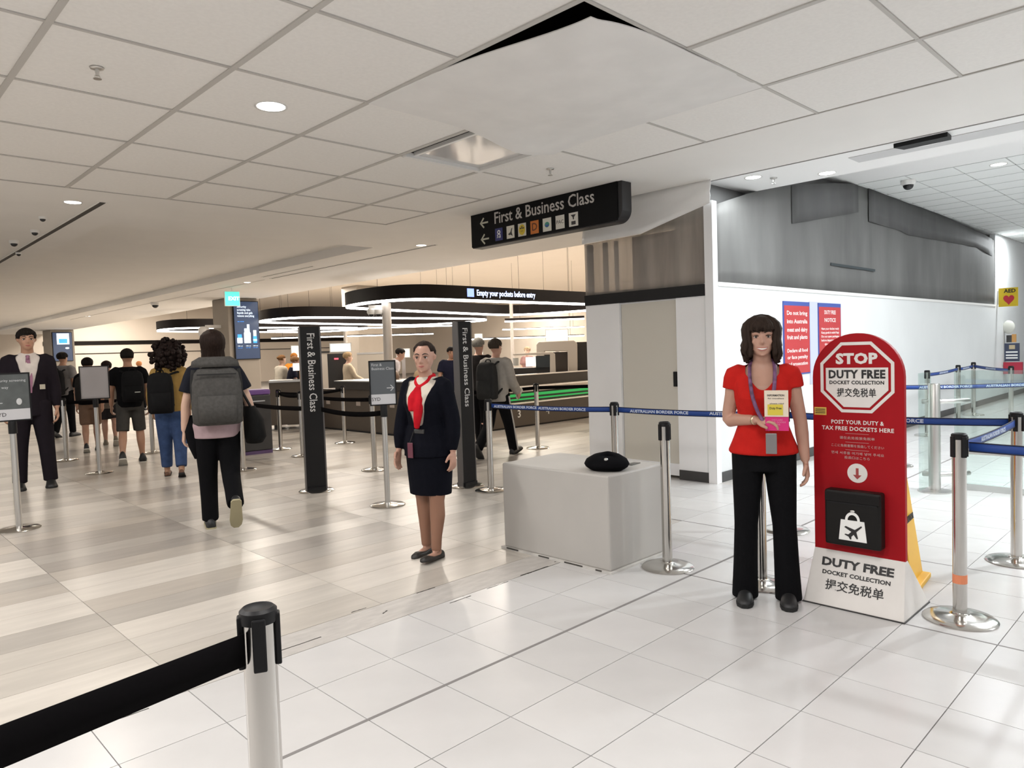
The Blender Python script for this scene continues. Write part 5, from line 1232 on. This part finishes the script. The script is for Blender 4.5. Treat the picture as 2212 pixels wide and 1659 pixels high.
    def shoes(s, m_, sole=None, style='shoe', both=True):
        h = s.H
        for (hip, kn, an, sw) in s.legs:
            a = math.radians(sw); fd = V(0, math.cos(a), math.sin(a)); up = V(0, -math.sin(a), math.cos(a)); base = an-up*.037*h
            st = {'shoe': ((-.052, .016, .034), (-.040, .026, .052), (-.01, .027, .056), (.03, .029, .044), (.07, .032, .030), (.10, .027, .022), (.117, .012, .012)),
                  'pump': ((-.050, .016, .030), (-.038, .023, .036), (-.01, .024, .020), (.03, .026, .017), (.07, .030, .026), (.098, .024, .020), (.113, .009, .010)),
                  'boot': ((-.052, .018, .05), (-.040, .028, .075), (-.01, .029, .078), (.03, .031, .050), (.07, .034, .034), (.10, .029, .025), (.118, .013, .014))}[style]
            rings = []; sol = []
            st = [(y, w*(.88 if s.sex == 'f' else 1), t*(.9 if s.sex == 'f' else 1)) for y, w, t in st]
            for (y, w, t) in st:
                c = base+fd*y*h; r_ = []
                for k in range(13): th = PI*k/12; r_.append(c+V(1, 0, 0)*w*h*math.cos(th)+up*(t*h*math.sin(th)**.8+.006*h))
                for k in range(1, 6): r_.append(c+V(1, 0, 0)*w*h*(-1+2*k/6)+up*.004*h)
                rings.append(r_)
                sol.append([c+V(1, 0, 0)*w*h*1.04*math.cos(2*PI*k/14)*1+up*(.008*h if k % 14 < 7 else 0) for k in range(14)])
            so = MB().loft(rings).build('shoe', m_, s.root, True)
            if sole:
                n = len(st); Lp = [base+fd*y*h*1.02-V(w*h*1.06, 0, 0) for y, w, t in st]; Rp = [base+fd*y*h*1.02+V(w*h*1.06, 0, 0) for y, w, t in st]
                rg = [[Lp[i], Rp[i], Rp[i]+up*.010*h, Lp[i]+up*.010*h] for i in range(n)]
                MB().loft(rg).build('sole', sole, so)
def MBset(mb): return mb
def carried(P_, name, label, cat, loc, group=None):
    """top-level thing in a person's frame; returns the Empty (children in local coords relative to loc)"""
    t = thing(name, label, cat, (0, 0, 0), 0, group)
    t.matrix_world = P_.M @ Matrix.Translation(loc); return t
def backpack(P_, label, m_, w=.30, h=.46, d=.16, z0=.86, dark=None, off=0.0, tilt=0.0, logo=None):
    yb = -(.07*P_.H+.035)-d/2
    t = carried(P_, 'backpack', label, 'backpack', V(off, yb+P_.pel.y, z0), 'backpacks on the walkers')
    if tilt: t.rotation_euler.rotate_axis('Y', tilt)
    dark = dark or m_
    secs = []
    for z, sw, sd in ((0, .80, .75), (.04, .96, .95), (.3, 1, 1), (.7, .98, .95), (.9, .88, .80), (.97, .70, .60), (1.0, .45, .35)):
        r_ = []
        for k in range(28):
            a = 2*PI*k/28; c, q = math.cos(a), math.sin(a); r_.append(V(w/2*sw*math.copysign(abs(c)**.55, c), d/2*sd*math.copysign(abs(q)**.6, q), z*h))
        secs.append(r_)
    b = MB().loft(secs).build('body', m_, t, True)
    secs = [[V(v.x*.78, -d/2*.80-.035*(1-abs(i-1)*.5)+0*v.y, .06*h+.48*h*i/2) if False else V(v.x*.76, -d*.36+min(0, v.y)*.55, .05*h+.46*h*i/2) for v in secs[2]] for i in range(3)]
    MB().loft(secs).build('front_pocket', dark, t, True)
    MB().tube([V(-.04, d*.25, h*.98), V(-.03, d*.25, h*1.06), V(.03, d*.25, h*1.06), V(.04, d*.25, h*.98)], .008, 6, 3).build('grab_handle', dark, t, True)
    for k in (1, -1):
        MB().tube([V(k*.09, d*.40, h*.93), V(k*.10-off, d/2+.06, h*1.0), V(k*.11-off, d/2+.19, h*.88), V(k*.115-off, d/2+.20, h*.55), V(k*.13-off*.5, d/2+.10, h*.30), V(k*.12, d*.40, h*.14)], .014, 7, 4).build('strap', dark, t, True)
    if logo: MB().box((.02, -d*.66, h*.30), (.09, -d*.655, h*.33)).build('logo_print', logo, t)
    return t

# --- woman in red -------------------------------------------------------
pw = at(1655, 1292)
ang0 = math.degrees(math.atan2(-pw.y, -pw.x))
A = Person('smiling woman in a red top and black trousers holding up a booklet', pw.x, pw.y, ang0, 1.585, 'f', 'fair', 0.0062,
           legs=((1, 0, .018), (1, 0, .022)), head=(2, -2, 0),
           arms=((V(.17, -.10, -1), V(-.66, .74, .05), V(-.15, -.35, -.95), 42, V(-.93, .36, .05)), (V(-.20, 0, -1), V(-.10, .10, -1), V(1, 0, 0), 35)))
redc = cloth('red', (0.50, 0.018, 0.014), noise=0.10); blkc = cloth('black', (0.005, 0.005, 0.006), noise=0.05)
hq = A.H
def vneck(c):
    if c.z < 1.10: return False
    w = .016+max(0, (c.z-1.185))*0.80 if c.z > 1.185 else 0
    return c.y > -0.02 and abs(c.x) < min(w, .088)
A.top(redc, 'top', e=.012, hem=.520, neck=.838, sleeve=.25, cut=vneck, flare=lambda z: .022+.004*math.sin(70*z) if z < .56 else (.006 if z < .60 else 0))
A.trousers(blkc, end=1.065, rk=.039, ra=.046, e=.005, rt=.055)
A.shoes(mat('shoe_black', (0.012, 0.012, 0.013), 0.5), mat('sole_black', (0.01, 0.01, 0.01), 0.8), 'shoe')
A.hair('bob', hairm('brown', (0.030, 0.019, 0.014)), 3)
A.face_parts('f', True, (0.05, 0.03, 0.02))
ly = mat('lanyard', (0.16, 0.07, 0.16), 0.6, noise=0.7, nscale=30)
dch = .085*hq+.024
for k in (1, -1): MB().tube([V(k*.050, -.02, .850*hq), V(k*.066, .045, .825*hq), V(k*.055, dch-.005, .74*hq), V(k*.02, dch+.012, .67*hq), V(-.035, dch+.02, .615*hq)], .0105, 6, 4).build('lanyard', ly, A.root, True)
MB().box((-.068, dch+.012, .535*hq), (-.012, dch+.022, .605*hq)).build('id_badge', mat('badge_grey', (0.20, 0.19, 0.19), 0.3), A.root, bevel=.003)
wt = A.arms[0]; MB().tube([wt[1].lerp(wt[2], .93), wt[1].lerp(wt[2], .985)], [.0275, .0265], 16).build('watch', mat('watch_gold', (0.55, 0.45, 0.30), 0.3, 0.7), A.root, True)
bk = carried(A, 'booklet', 'cream and pink booklet with a yellow block in the hand of the woman in red', 'booklet', A.arms[0][2]+A.arms[0][3]*.105+V(-.015, .022, -.055))
bk.rotation_euler.rotate_axis('Z', -.12)
MB().box((-.052, 0, 0), (.085-.02, .005, .085)).build('pink_card', mat('booklet_pink', (0.62, 0.015, 0.17), 0.5), bk)
MB().box((-.052, .0055, .075), (.068, .010, .215)).build('cream_card', mat('booklet_cream', (0.72, 0.62, 0.50), 0.5), bk)
MB().box((-.025, .0102, .083), (.052, .0115, .140)).build('yellow_block', mat('booklet_yellow', (0.62, 0.50, 0.05), 0.5), bk)
Fb = lambda x, z: frame((x, .0118, z), (-1, 0, 0))
text('INFORMATION', .014, blk, bk, Fb(.01, .188), width=.085, depth=.0003, bold=.02); text('for travellers', .010, blk, bk, Fb(.01, .172), width=.08, depth=.0003); text('please read', .010, blk, bk, Fb(.005, .145), width=.07, depth=.0003)
text('Duty Free', .016, blk, bk, Fb(.012, .120), width=.06, depth=.0003, bold=.02)
text('DECLARE\nYOUR GOODS\nHERE', .012, mat('pink_print', (0.7, 0.25, 0.4), 0.5), bk, frame((.005, .0058, .045), (-1, 0, 0)), width=.085, depth=.0003)

# --- woman in the navy suit --------------------------------------------
pw = at(935, 1200)
B = Person('woman in a navy skirt suit with a red scarf standing by the plinth', pw.x, pw.y, 196, 1.525, 'f', 'fair', 0.0062,
           legs=((-3, 0, .0), (5, 0, .0)), head=(-22+42, -3, 0), bulk=1.12,
           arms=((V(.20, .16, -1), V(.02, .26, -1), V(-1, 0, 0), 25), (V(-.22, -.06, -1), V(-.05, .10, -1), V(1, 0, 0), 25)))
navyc = cloth('navy', (0.0045, 0.005, 0.009), noise=0.05); shirtw = cloth('blouse', (0.62, 0.56, 0.48), noise=0.10)
hq = B.H
B.top(shirtw, 'blouse', e=.009, hem=.55, neck=.840, sleeve=.25)
B.skirt(navyc, .295)
B.top(navyc, 'jacket', e=.018, hem=.475, neck=.830, sleeve=.97, cut=lambda c: c.y > .03 and abs(c.x) < (.030+max(0, (c.z-.60*hq))*.26 if c.z < .83*hq else .09) and c.z > .62*hq, flare=lambda z: max(0, .60-z)*.20, sl_end=.028)
st_ = MB()
for (hip, kn, an, sw) in B.legs:
    st_.tube([hip, hip.lerp(kn, .45), kn, kn.lerp(an, .3)+V(0, -.006*hq, 0), kn.lerp(an, .7), an+V(0, 0, .004)], [.056*hq+.003, .047*hq*1.12+.003, .033*hq+.003, .034*hq+.003, .024*hq+.003, .021*hq+.003], 14, 3)
link('stockings', remesh(st_, .007, 2), mat('stockings', (0.27, 0.135, 0.085), 0.5), B.root, True)
red2 = cloth('scarf_red', (0.52, 0.012, 0.022), noise=0.15)
sc = MB(); d0 = .085*hq
sc.tube([V(-.05, .02, .835*hq), V(-.045, .05, .815*hq), V(0, .075, .795*hq), V(.045, .05, .815*hq), V(.05, .02, .835*hq), V(.03, -.05, .845*hq), V(-.03, -.05, .845*hq), V(-.05, .02, .835*hq)], .020, 8, 3)
sc.tube([V(0, .085, .79*hq), V(.03, .125, .745*hq), V(.02, .14, .69*hq)], [.022, .034, .030], 8, 3); sc.tube([V(0, .085, .79*hq), V(-.03, .12, .74*hq), V(-.02, .138, .67*hq), V(-.005, .135, .61*hq)], [.022, .036, .032, .018], 8, 3)
sc.sphere(V(0, .10, .785*hq), (.028, .022, .026))
link('scarf', remesh(sc, .006, 2), red2, B.root, True)
MB().box((-.055, .095, .585*hq), (.03, .125, .605*hq)).build('belt_buckle', mat('buckle', (0.03, 0.03, 0.03), 0.4), B.root, bevel=.004)
MB().box((.02, .152, .475*hq), (.065, .159, .545*hq)).build('id_badge', mat('badge_red', (0.13, 0.03, 0.05), 0.4), B.root, bevel=.003); MB().tube([V(.03, .125, .595*hq), V(.043, .156, .545*hq)], .004, 6).build('badge_cord', black, B.root)
MB().tube([V(-.085, .098, .725*hq), V(-.115, .088, .735*hq)], [.006, .003], 6).build('lapel_pin', steel, B.root)
B.shoes(mat('pump_black', (0.018, 0.015, 0.013), 0.45), None, 'pump')
B.hair('bun', hairm('dark', (0.028, 0.018, 0.014)), 5)
B.face_parts('n', False, (0.03, 0.02, 0.015))
# --- suited man at the left ---------------------------------------------
def away(px, py): p = at(px, py); return p, math.degrees(math.atan2(p.y, p.x))
shoeb = mat('shoe_black', (0.012, 0.012, 0.013), 0.5); solew = mat('sole_white', (0.55, 0.53, 0.48), 0.8); soleb = mat('sole_black', (0.01, 0.01, 0.01), 0.8)
hd_ = hairm('black', (0.012, 0.009, 0.008)); hb_ = hairm('brunette', (0.022, 0.013, 0.010))
p, a = away(78, 1053)
G = Person('tall man in a dark suit facing the camera at the left edge', p.x, p.y, a+180, 1.90, 'm', 'tan', 0.011, legs=((0, 0, .03), (0, 0, .03)), head=(6, 0, 0),
           arms=((V(.20, .1, -1), V(.02, .3, -1), V(-1, 0, 0), 35), (V(-.17, 0, -1), V(-.04, .12, -1), V(1, 0, 0), 35)))
suit = cloth('suit_dark', (0.014, 0.011, 0.015), noise=0.06); hq = G.H
G.top(cloth('white_shirt', (0.60, 0.55, 0.52)), 'shirt', e=.006, hem=.56, neck=.850, sleeve=0); G.trousers(suit, end=1.0, rk=.044, ra=.040, rt=.060)
G.top(suit, 'jacket', e=.014, hem=.45, neck=.838, sleeve=.95, sl_end=.036, cut=lambda c: c.y > .03 and abs(c.x) < .02+max(0, (c.z-.60*hq))*.24 and c.z > .62*hq)
MB().add([(-.022, .150, .60*hq), (.022, .150, .60*hq), (.038, .158, .69*hq), (.02, .10, .815*hq), (-.02, .10, .815*hq), (-.038, .158, .69*hq)], [(0, 1, 2, 3, 4, 5)]).build('tie', cloth('tie_mauve', (0.30, 0.15, 0.22)), G.root)
MB().tube([V(0, .085, .83*hq), V(0, .105, .808*hq)], [.022, .014], 8).build('tie_knot', MATS['cloth_tie_mauve'], G.root, True)
MB().box((-.155, .142, .62*hq), (-.10, .150, .65*hq)).build('name_badge', mat('badge_gold', (0.42, 0.38, 0.30), 0.4), G.root)
G.shoes(shoeb, soleb, 'shoe'); G.hair('short', hd_, 7); G.face_parts('n', False, (0.015, 0.01, 0.01))
# --- woman with the big grey backpack -----------------------------------
p, a = away(480, 1138)
W1 = Person('long-haired woman in black walking away with a large grey backpack', p.x, p.y, a+3, 1.70, 'f', 'pale', 0.0085, legs=((-12, 48, .0), (3, 0, .0)), head=(0, 2, 0),
            arms=((V(.42, .05, -1), V(.22, .05, -1), V(-1, 0, 0), 60), (V(-.30, .0, -1), V(-.1, .15, -1), V(1, 0, 0), 40)))
W1.top(cloth('pink_tee', (0.44, 0.32, 0.34)), 'long_tee', e=.016, hem=.462, neck=.835, sleeve=0, flare=lambda z: max(0, .58-z)*.22)
W1.top(cloth('dark_tee', (0.014, 0.015, 0.022)), 'tee', e=.020, hem=.60, neck=.838, sleeve=.5)
W1.trousers(blkc, end=1.0, rk=.043, ra=.040, e=.008); W1.shoes(shoeb, mat('sole_tan', (0.36, 0.32, 0.20), 0.8), 'shoe'); W1.hair('long', hb_, 9)
greyp = cloth('pack_grey', (0.075, 0.072, 0.068), noise=0.18, nscale=40); greyd = cloth('pack_dark', (0.03, 0.03, 0.03))
t = backpack(W1, 'large grey backpack on the long-haired woman in black', greyp, .40, .48, .20, .915, None)
MB().box((-.15, -.106, .415), (.15, -.096, .425)).build('zip', greyd, t); MB().tube([V(-.17, -.02, .10), V(-.185, -.03, .30), V(-.17, -.02, .46)], .02, 6, 3).build('side_pocket', greyd, t, True); MB().tube([V(.17, -.02, .10), V(.185, -.03, .30), V(.17, -.02, .46)], .02, 6, 3).build('side_pocket', greyd, t, True)
MB().ell([(V(0, .02, .48), V(.19, 0, 0), V(0, .10, 0)), (V(0, .02, .53), V(.18, 0, 0), V(0, .09, 0)), (V(0, .03, .565), V(.12, 0, 0), V(0, .06, 0))], 18).build('top_flap', greyp, t, True)
t = carried(W1, 'shoulder_bag', 'black shoulder bag hanging at the right hip of the backpack woman', 'bag', V(.30, -.02, .72))
MB().ell([(V(0, 0, 0), V(.07, 0, 0), V(0, .14, 0)), (V(.01, 0, .05), V(.09, 0, 0), V(0, .19, 0)), (V(0, 0, .20), V(.085, 0, 0), V(0, .18, 0)), (V(-.03, 0, .32), V(.05, 0, 0), V(0, .14, 0))], 18).build('body', cloth('bag_black', (0.010, 0.010, 0.010)), t, True)
MB().tube([V(-.02, .12, .30), V(-.10, .08, .48), V(-.14, .0, .62), V(-.10, -.08, .48), V(-.02, -.12, .30)], .012, 6, 4).build('strap', black, t, True)
# jumper tied below the pack
MB().ell([(V(-.17, .02, .58*1.7), V(.05, 0, 0), V(0, .04, 0)), (V(-.19, .02, .50*1.7), V(.07, 0, 0), V(0, .06, 0)), (V(-.18, .02, .42*1.7), V(.05, 0, 0), V(0, .05, 0)), (V(-.17, .02, .36*1.7), V(.02, 0, 0), V(0, .03, 0))], 12).build('tied_jumper', blkc, W1.root, True)
# --- curly-haired woman -------------------------------------------------
p, a = away(378, 1028)
W2 = Person('curly-haired woman in a mustard cardigan and jeans walking away', p.x, p.y, a-2, 1.66, 'f', 'olive', 0.012, legs=((-8, 14, .0), (8, 2, .0)),
            arms=((V(.25, .1, -1), V(.0, .4, -1), V(-1, 0, 0), 50), (V(-.25, .1, -1), V(0, .4, -1), V(1, 0, 0), 50)))
W2.top(cloth('mustard', (0.36, 0.23, 0.075)), 'cardigan', e=.022, hem=.50, neck=.838, sleeve=.98); W2.trousers(cloth('denim', (0.045, 0.075, 0.165), noise=0.25), 'jeans', end=.93, rk=.047, ra=.040, rt=.062, e=.012)
W2.shoes(mat('sandal_brown', (0.12, 0.055, 0.03), 0.6), soleb, 'pump'); W2.hair('curly', hairm('darkcurl', (0.014, 0.008, 0.007)), 11)
backpack(W2, 'black backpack slung on the left shoulder of the curly-haired woman', cloth('pack_black', (0.010, 0.010, 0.011)), .30, .50, .18, .82, None, off=-.10)
# --- man in shorts ------------------------------------------------------
p, a = away(288, 1000)
M1 = Person('man in a black tee and grey shorts walking away', p.x, p.y, a, 1.66, 'm', 'tan', 0.012, legs=((6, 4, .025), (-10, 20, .025)), arms=((V(.20, -.1, -1), V(.05, .2, -1), V(-1, 0, 0), 45), (V(-.2, .15, -1), V(-.05, .4, -1), V(1, 0, 0), 45)))
M1.top(blkc, 'tee', e=.018, hem=.49, neck=.842, sleeve=.5); M1.trousers(cloth('shorts_grey', (0.055, 0.052, 0.048)), 'shorts', end=.47, e=.008, wide=.002, rt=.052); M1.shoes(shoeb, solew, 'boot'); M1.hair('crop', hd_, 13)
backpack(M1, 'black backpack with a pale logo on the man in shorts', MATS['cloth_pack_black'], .29, .44, .16, .90, None, off=.05, logo=mat('logo_pale', (0.4, 0.42, 0.38), 0.5))
# --- woman in brown shorts behind the blank sign ------------------------
p, a = away(200, 975)
W3 = Person('woman with a cap of dark hair and brown shorts behind the blank sign', p.x, p.y, a, 1.56, 'f', 'tan', 0.015, legs=((5, 4, 0), (-8, 16, 0)))
W3.top(blkc, 'tee', e=.016, hem=.50, neck=.84, sleeve=.5); W3.trousers(cloth('shorts_brown', (0.16, 0.10, 0.07)), 'shorts', end=.46, wide=.003, e=.006, rt=.052); W3.shoes(shoeb, solew, 'boot'); W3.hair('short', hd_, 15)
backpack(W3, 'dark grey backpack on the woman in brown shorts', cloth('pack_charcoal', (0.022, 0.020, 0.019)), .28, .42, .16, .84, None, off=-.06)
p, a = away(240, 962)
W4 = Person('walker in a grey jacket and dark shorts right of the blank sign', p.x, p.y, a, 1.50, 'f', 'fair', 0.016, legs=((-12, 20, 0), (6, 3, 0)))
W4.top(cloth('jacket_taupe', (0.17, 0.145, 0.12)), 'jacket', e=.026, hem=.44, neck=.835, sleeve=.98); W4.trousers(cloth('shorts_ink', (0.03, 0.028, 0.03)), 'shorts', end=.40, wide=.015); W4.shoes(cloth('sock_grey', (0.22, 0.19, 0.15)), solew, 'boot'); W4.hair('short', hb_, 17)
# --- man behind the suited man ------------------------------------------
q = atd(135, 780, 14.6)
M2 = Person('man in a grey tee with a black backpack behind the suited man', q.x, q.y, math.degrees(math.atan2(q.y, q.x))-35, 1.72, 'm', 'tan', 0.016, legs=((5, 2, 0), (-8, 14, 0)))
M2.top(cloth('tee_grey', (0.22, 0.21, 0.21)), 'tee', e=.018, hem=.49, neck=.842, sleeve=.5); M2.trousers(blkc, end=.98); M2.shoes(shoeb, soleb, 'shoe'); M2.hair('short', hd_, 19); M2.face_parts('n', False, (0.015, 0.01, 0.01))
backpack(M2, 'black backpack on the man behind the suited man', MATS['cloth_pack_black'], .34, .50, .20, .86)
# --- the two walking men by the counter ---------------------------------
p, a = away(1078, 985)
M3 = Person('man in a grey jacket and striped track trousers walking right', p.x, p.y, a-32, 1.66, 'm', 'fair', 0.011, legs=((22, 6, 0), (-16, 30, 0)), head=(-8, 0, 0),
            arms=((V(.16, .25, -1), V(-.1, .75, -.65), V(-1, 0, 0), 60), (V(-.2, -.1, -1), V(0, .4, -1), V(1, 0, 0), 50)))
M3.top(cloth('jacket_grey', (0.36, 0.34, 0.31)), 'jacket', e=.024, hem=.48, neck=.842, sleeve=.98); M3.trousers(blkc, end=1.0, rk=.044, ra=.040)
hip, kn, an, sw = M3.legs[0]; MB().tube([hip+V(.065*M3.H, 0, .02), hip.lerp(kn, .5)+V(.052*M3.H, 0, 0), kn+V(.046*M3.H, 0, 0), kn.lerp(an, .6)+V(.042*M3.H, 0, 0), an+V(.040*M3.H, 0, 0)], .013, 6, 3).build('side_stripe', cloth('stripe', (0.5, 0.48, 0.45)), M3.root, True)
M3.shoes(shoeb, soleb, 'shoe'); M3.hair('crop', hairm('greybrown', (0.05, 0.038, 0.03)), 21); M3.face_parts('n', False, (0.03, 0.02, 0.02))
backpack(M3, 'dark grey backpack on the man in the grey jacket', greyd, .30, .50, .18, .80)
t = carried(M3, 'papers', 'folded pale papers in the hand of the man in the grey jacket', 'papers', M3.arms[0][2]+M3.arms[0][3]*.09)
MB().box((-.02, -.06, -.02), (-.012, .14, .05)).build('sheets', mat('paper', (0.6, 0.58, 0.53), 0.7), t); t.rotation_euler.rotate_axis('X', .6)
p, a = away(1041, 962)
M4 = Person('grey-haired man in a dark jacket walking just behind the grey-jacket man', p.x, p.y, a-25, 1.66, 'm', 'fair', 0.014, legs=((-6, 10, 0), (10, 4, 0)))
M4.top(cloth('jacket_black', (0.014, 0.012, 0.012)), 'jacket', e=.026, hem=.47, neck=.842, sleeve=.98); M4.trousers(blkc, end=1.0); M4.shoes(shoeb, soleb, 'shoe'); M4.hair('short', hairm('grey', (0.20, 0.19, 0.17)), 23)
# --- security staff and passengers at the counters ----------------------
def staff(label, px, py, d, ang, H_, sex, skin, shirt, hair_, hs_, lean=0, arms=None, trous=blkc, seed=31, sleeve=.5, head=(0, 0, 0), bulk=1.0, face_=True):
    q = atd(px, py, d); s = Person(label, q.x, q.y, ang, H_, sex, skin, 0.016, lean=lean, arms=arms, head=head, bulk=bulk)
    s.top(shirt, 'shirt', e=.018, hem=.48, neck=.838, sleeve=sleeve); s.trousers(trous, end=.98); s.shoes(shoeb, soleb, 'shoe'); s.hair(hs_, hair_, seed)
    if face_: s.face_parts('n', False, (0.05, 0.035, 0.025))
    return s
reach = ((V(.15, .5, -1), V(-.1, .9, -.5), V(-.5, 0, -1), 30), (V(-.15, .5, -1), V(.1, .9, -.5), V(.5, 0, -1), 30))
staff('blond woman in a cream jumper at the brown counter', 752, 790, 15.7, -18, 1.52, 'f', 'pale', cloth('jumper_cream', (0.60, 0.50, 0.37)), hairm('blond', (0.45, 0.31, 0.17)), 'short', 0, reach, seed=33, sleeve=.97, bulk=1.15)
staff('man in a navy polo facing the counter left of the edge-on pillar', 974, 790, 13.9, 240, 1.56, 'm', 'tan', cloth('polo_navy', (0.016, 0.017, 0.035)), hd_, 'crop', 8, ((V(.25, .2, -1), V(-.5, .8, -.5), V(-.5, 0, -1), 50), (V(-.25, .2, -1), V(.5, .8, -.5), V(.5, 0, -1), 50)), seed=35, bulk=1.1)
staff('person in a white shirt bending over the counter behind the sign stand', 832, 790, 15.3, -38, 1.66, 'm', 'fair', cloth('shirt_lilac', (0.58, 0.54, 0.56)), hd_, 'crop', 32, reach, seed=37, sleeve=.5)
staff('staff member in a pale shirt leaning left of the wide class pillar', 601, 795, 16.0, 10, 1.52, 'f', 'pale', cloth('shirt_cream', (0.55, 0.50, 0.42)), hairm('ginger', (0.20, 0.10, 0.04)), 'bun', 10, reach, seed=39, sleeve=.9)
staff('staff member in a dark vest beside the white monitor', 623, 797, 15.7, -25, 1.48, 'f', 'fair', cloth('vest_navy', (0.014, 0.014, 0.026)), hairm('ginger2', (0.24, 0.12, 0.05)), 'short', 14, reach, seed=41)
staff('staff member in an orange hi-vis top behind the white monitor', 636, 790, 17.4, 250, 1.56, 'm', 'tan', cloth('hivis', (0.75, 0.28, 0.04)), hairm('orange', (0.55, 0.22, 0.05)), 'crop', 0, None, seed=43)
staff('passenger in an orange cap far beyond the man in shorts', 301, 800, 22, 60, 1.50, 'm', 'tan', cloth('tee_white', (0.5, 0.45, 0.38)), hairm('capo', (0.70, 0.30, 0.12)), 'crop', 0, None, seed=45, face_=False)
staff('fair-haired person far behind the scanner desk', 1140, 790, 19.5, 200, 1.52, 'f', 'pale', cloth('top_dusk', (0.25, 0.14, 0.13)), hairm('fair', (0.40, 0.30, 0.19)), 'short', 0, None, seed=47)
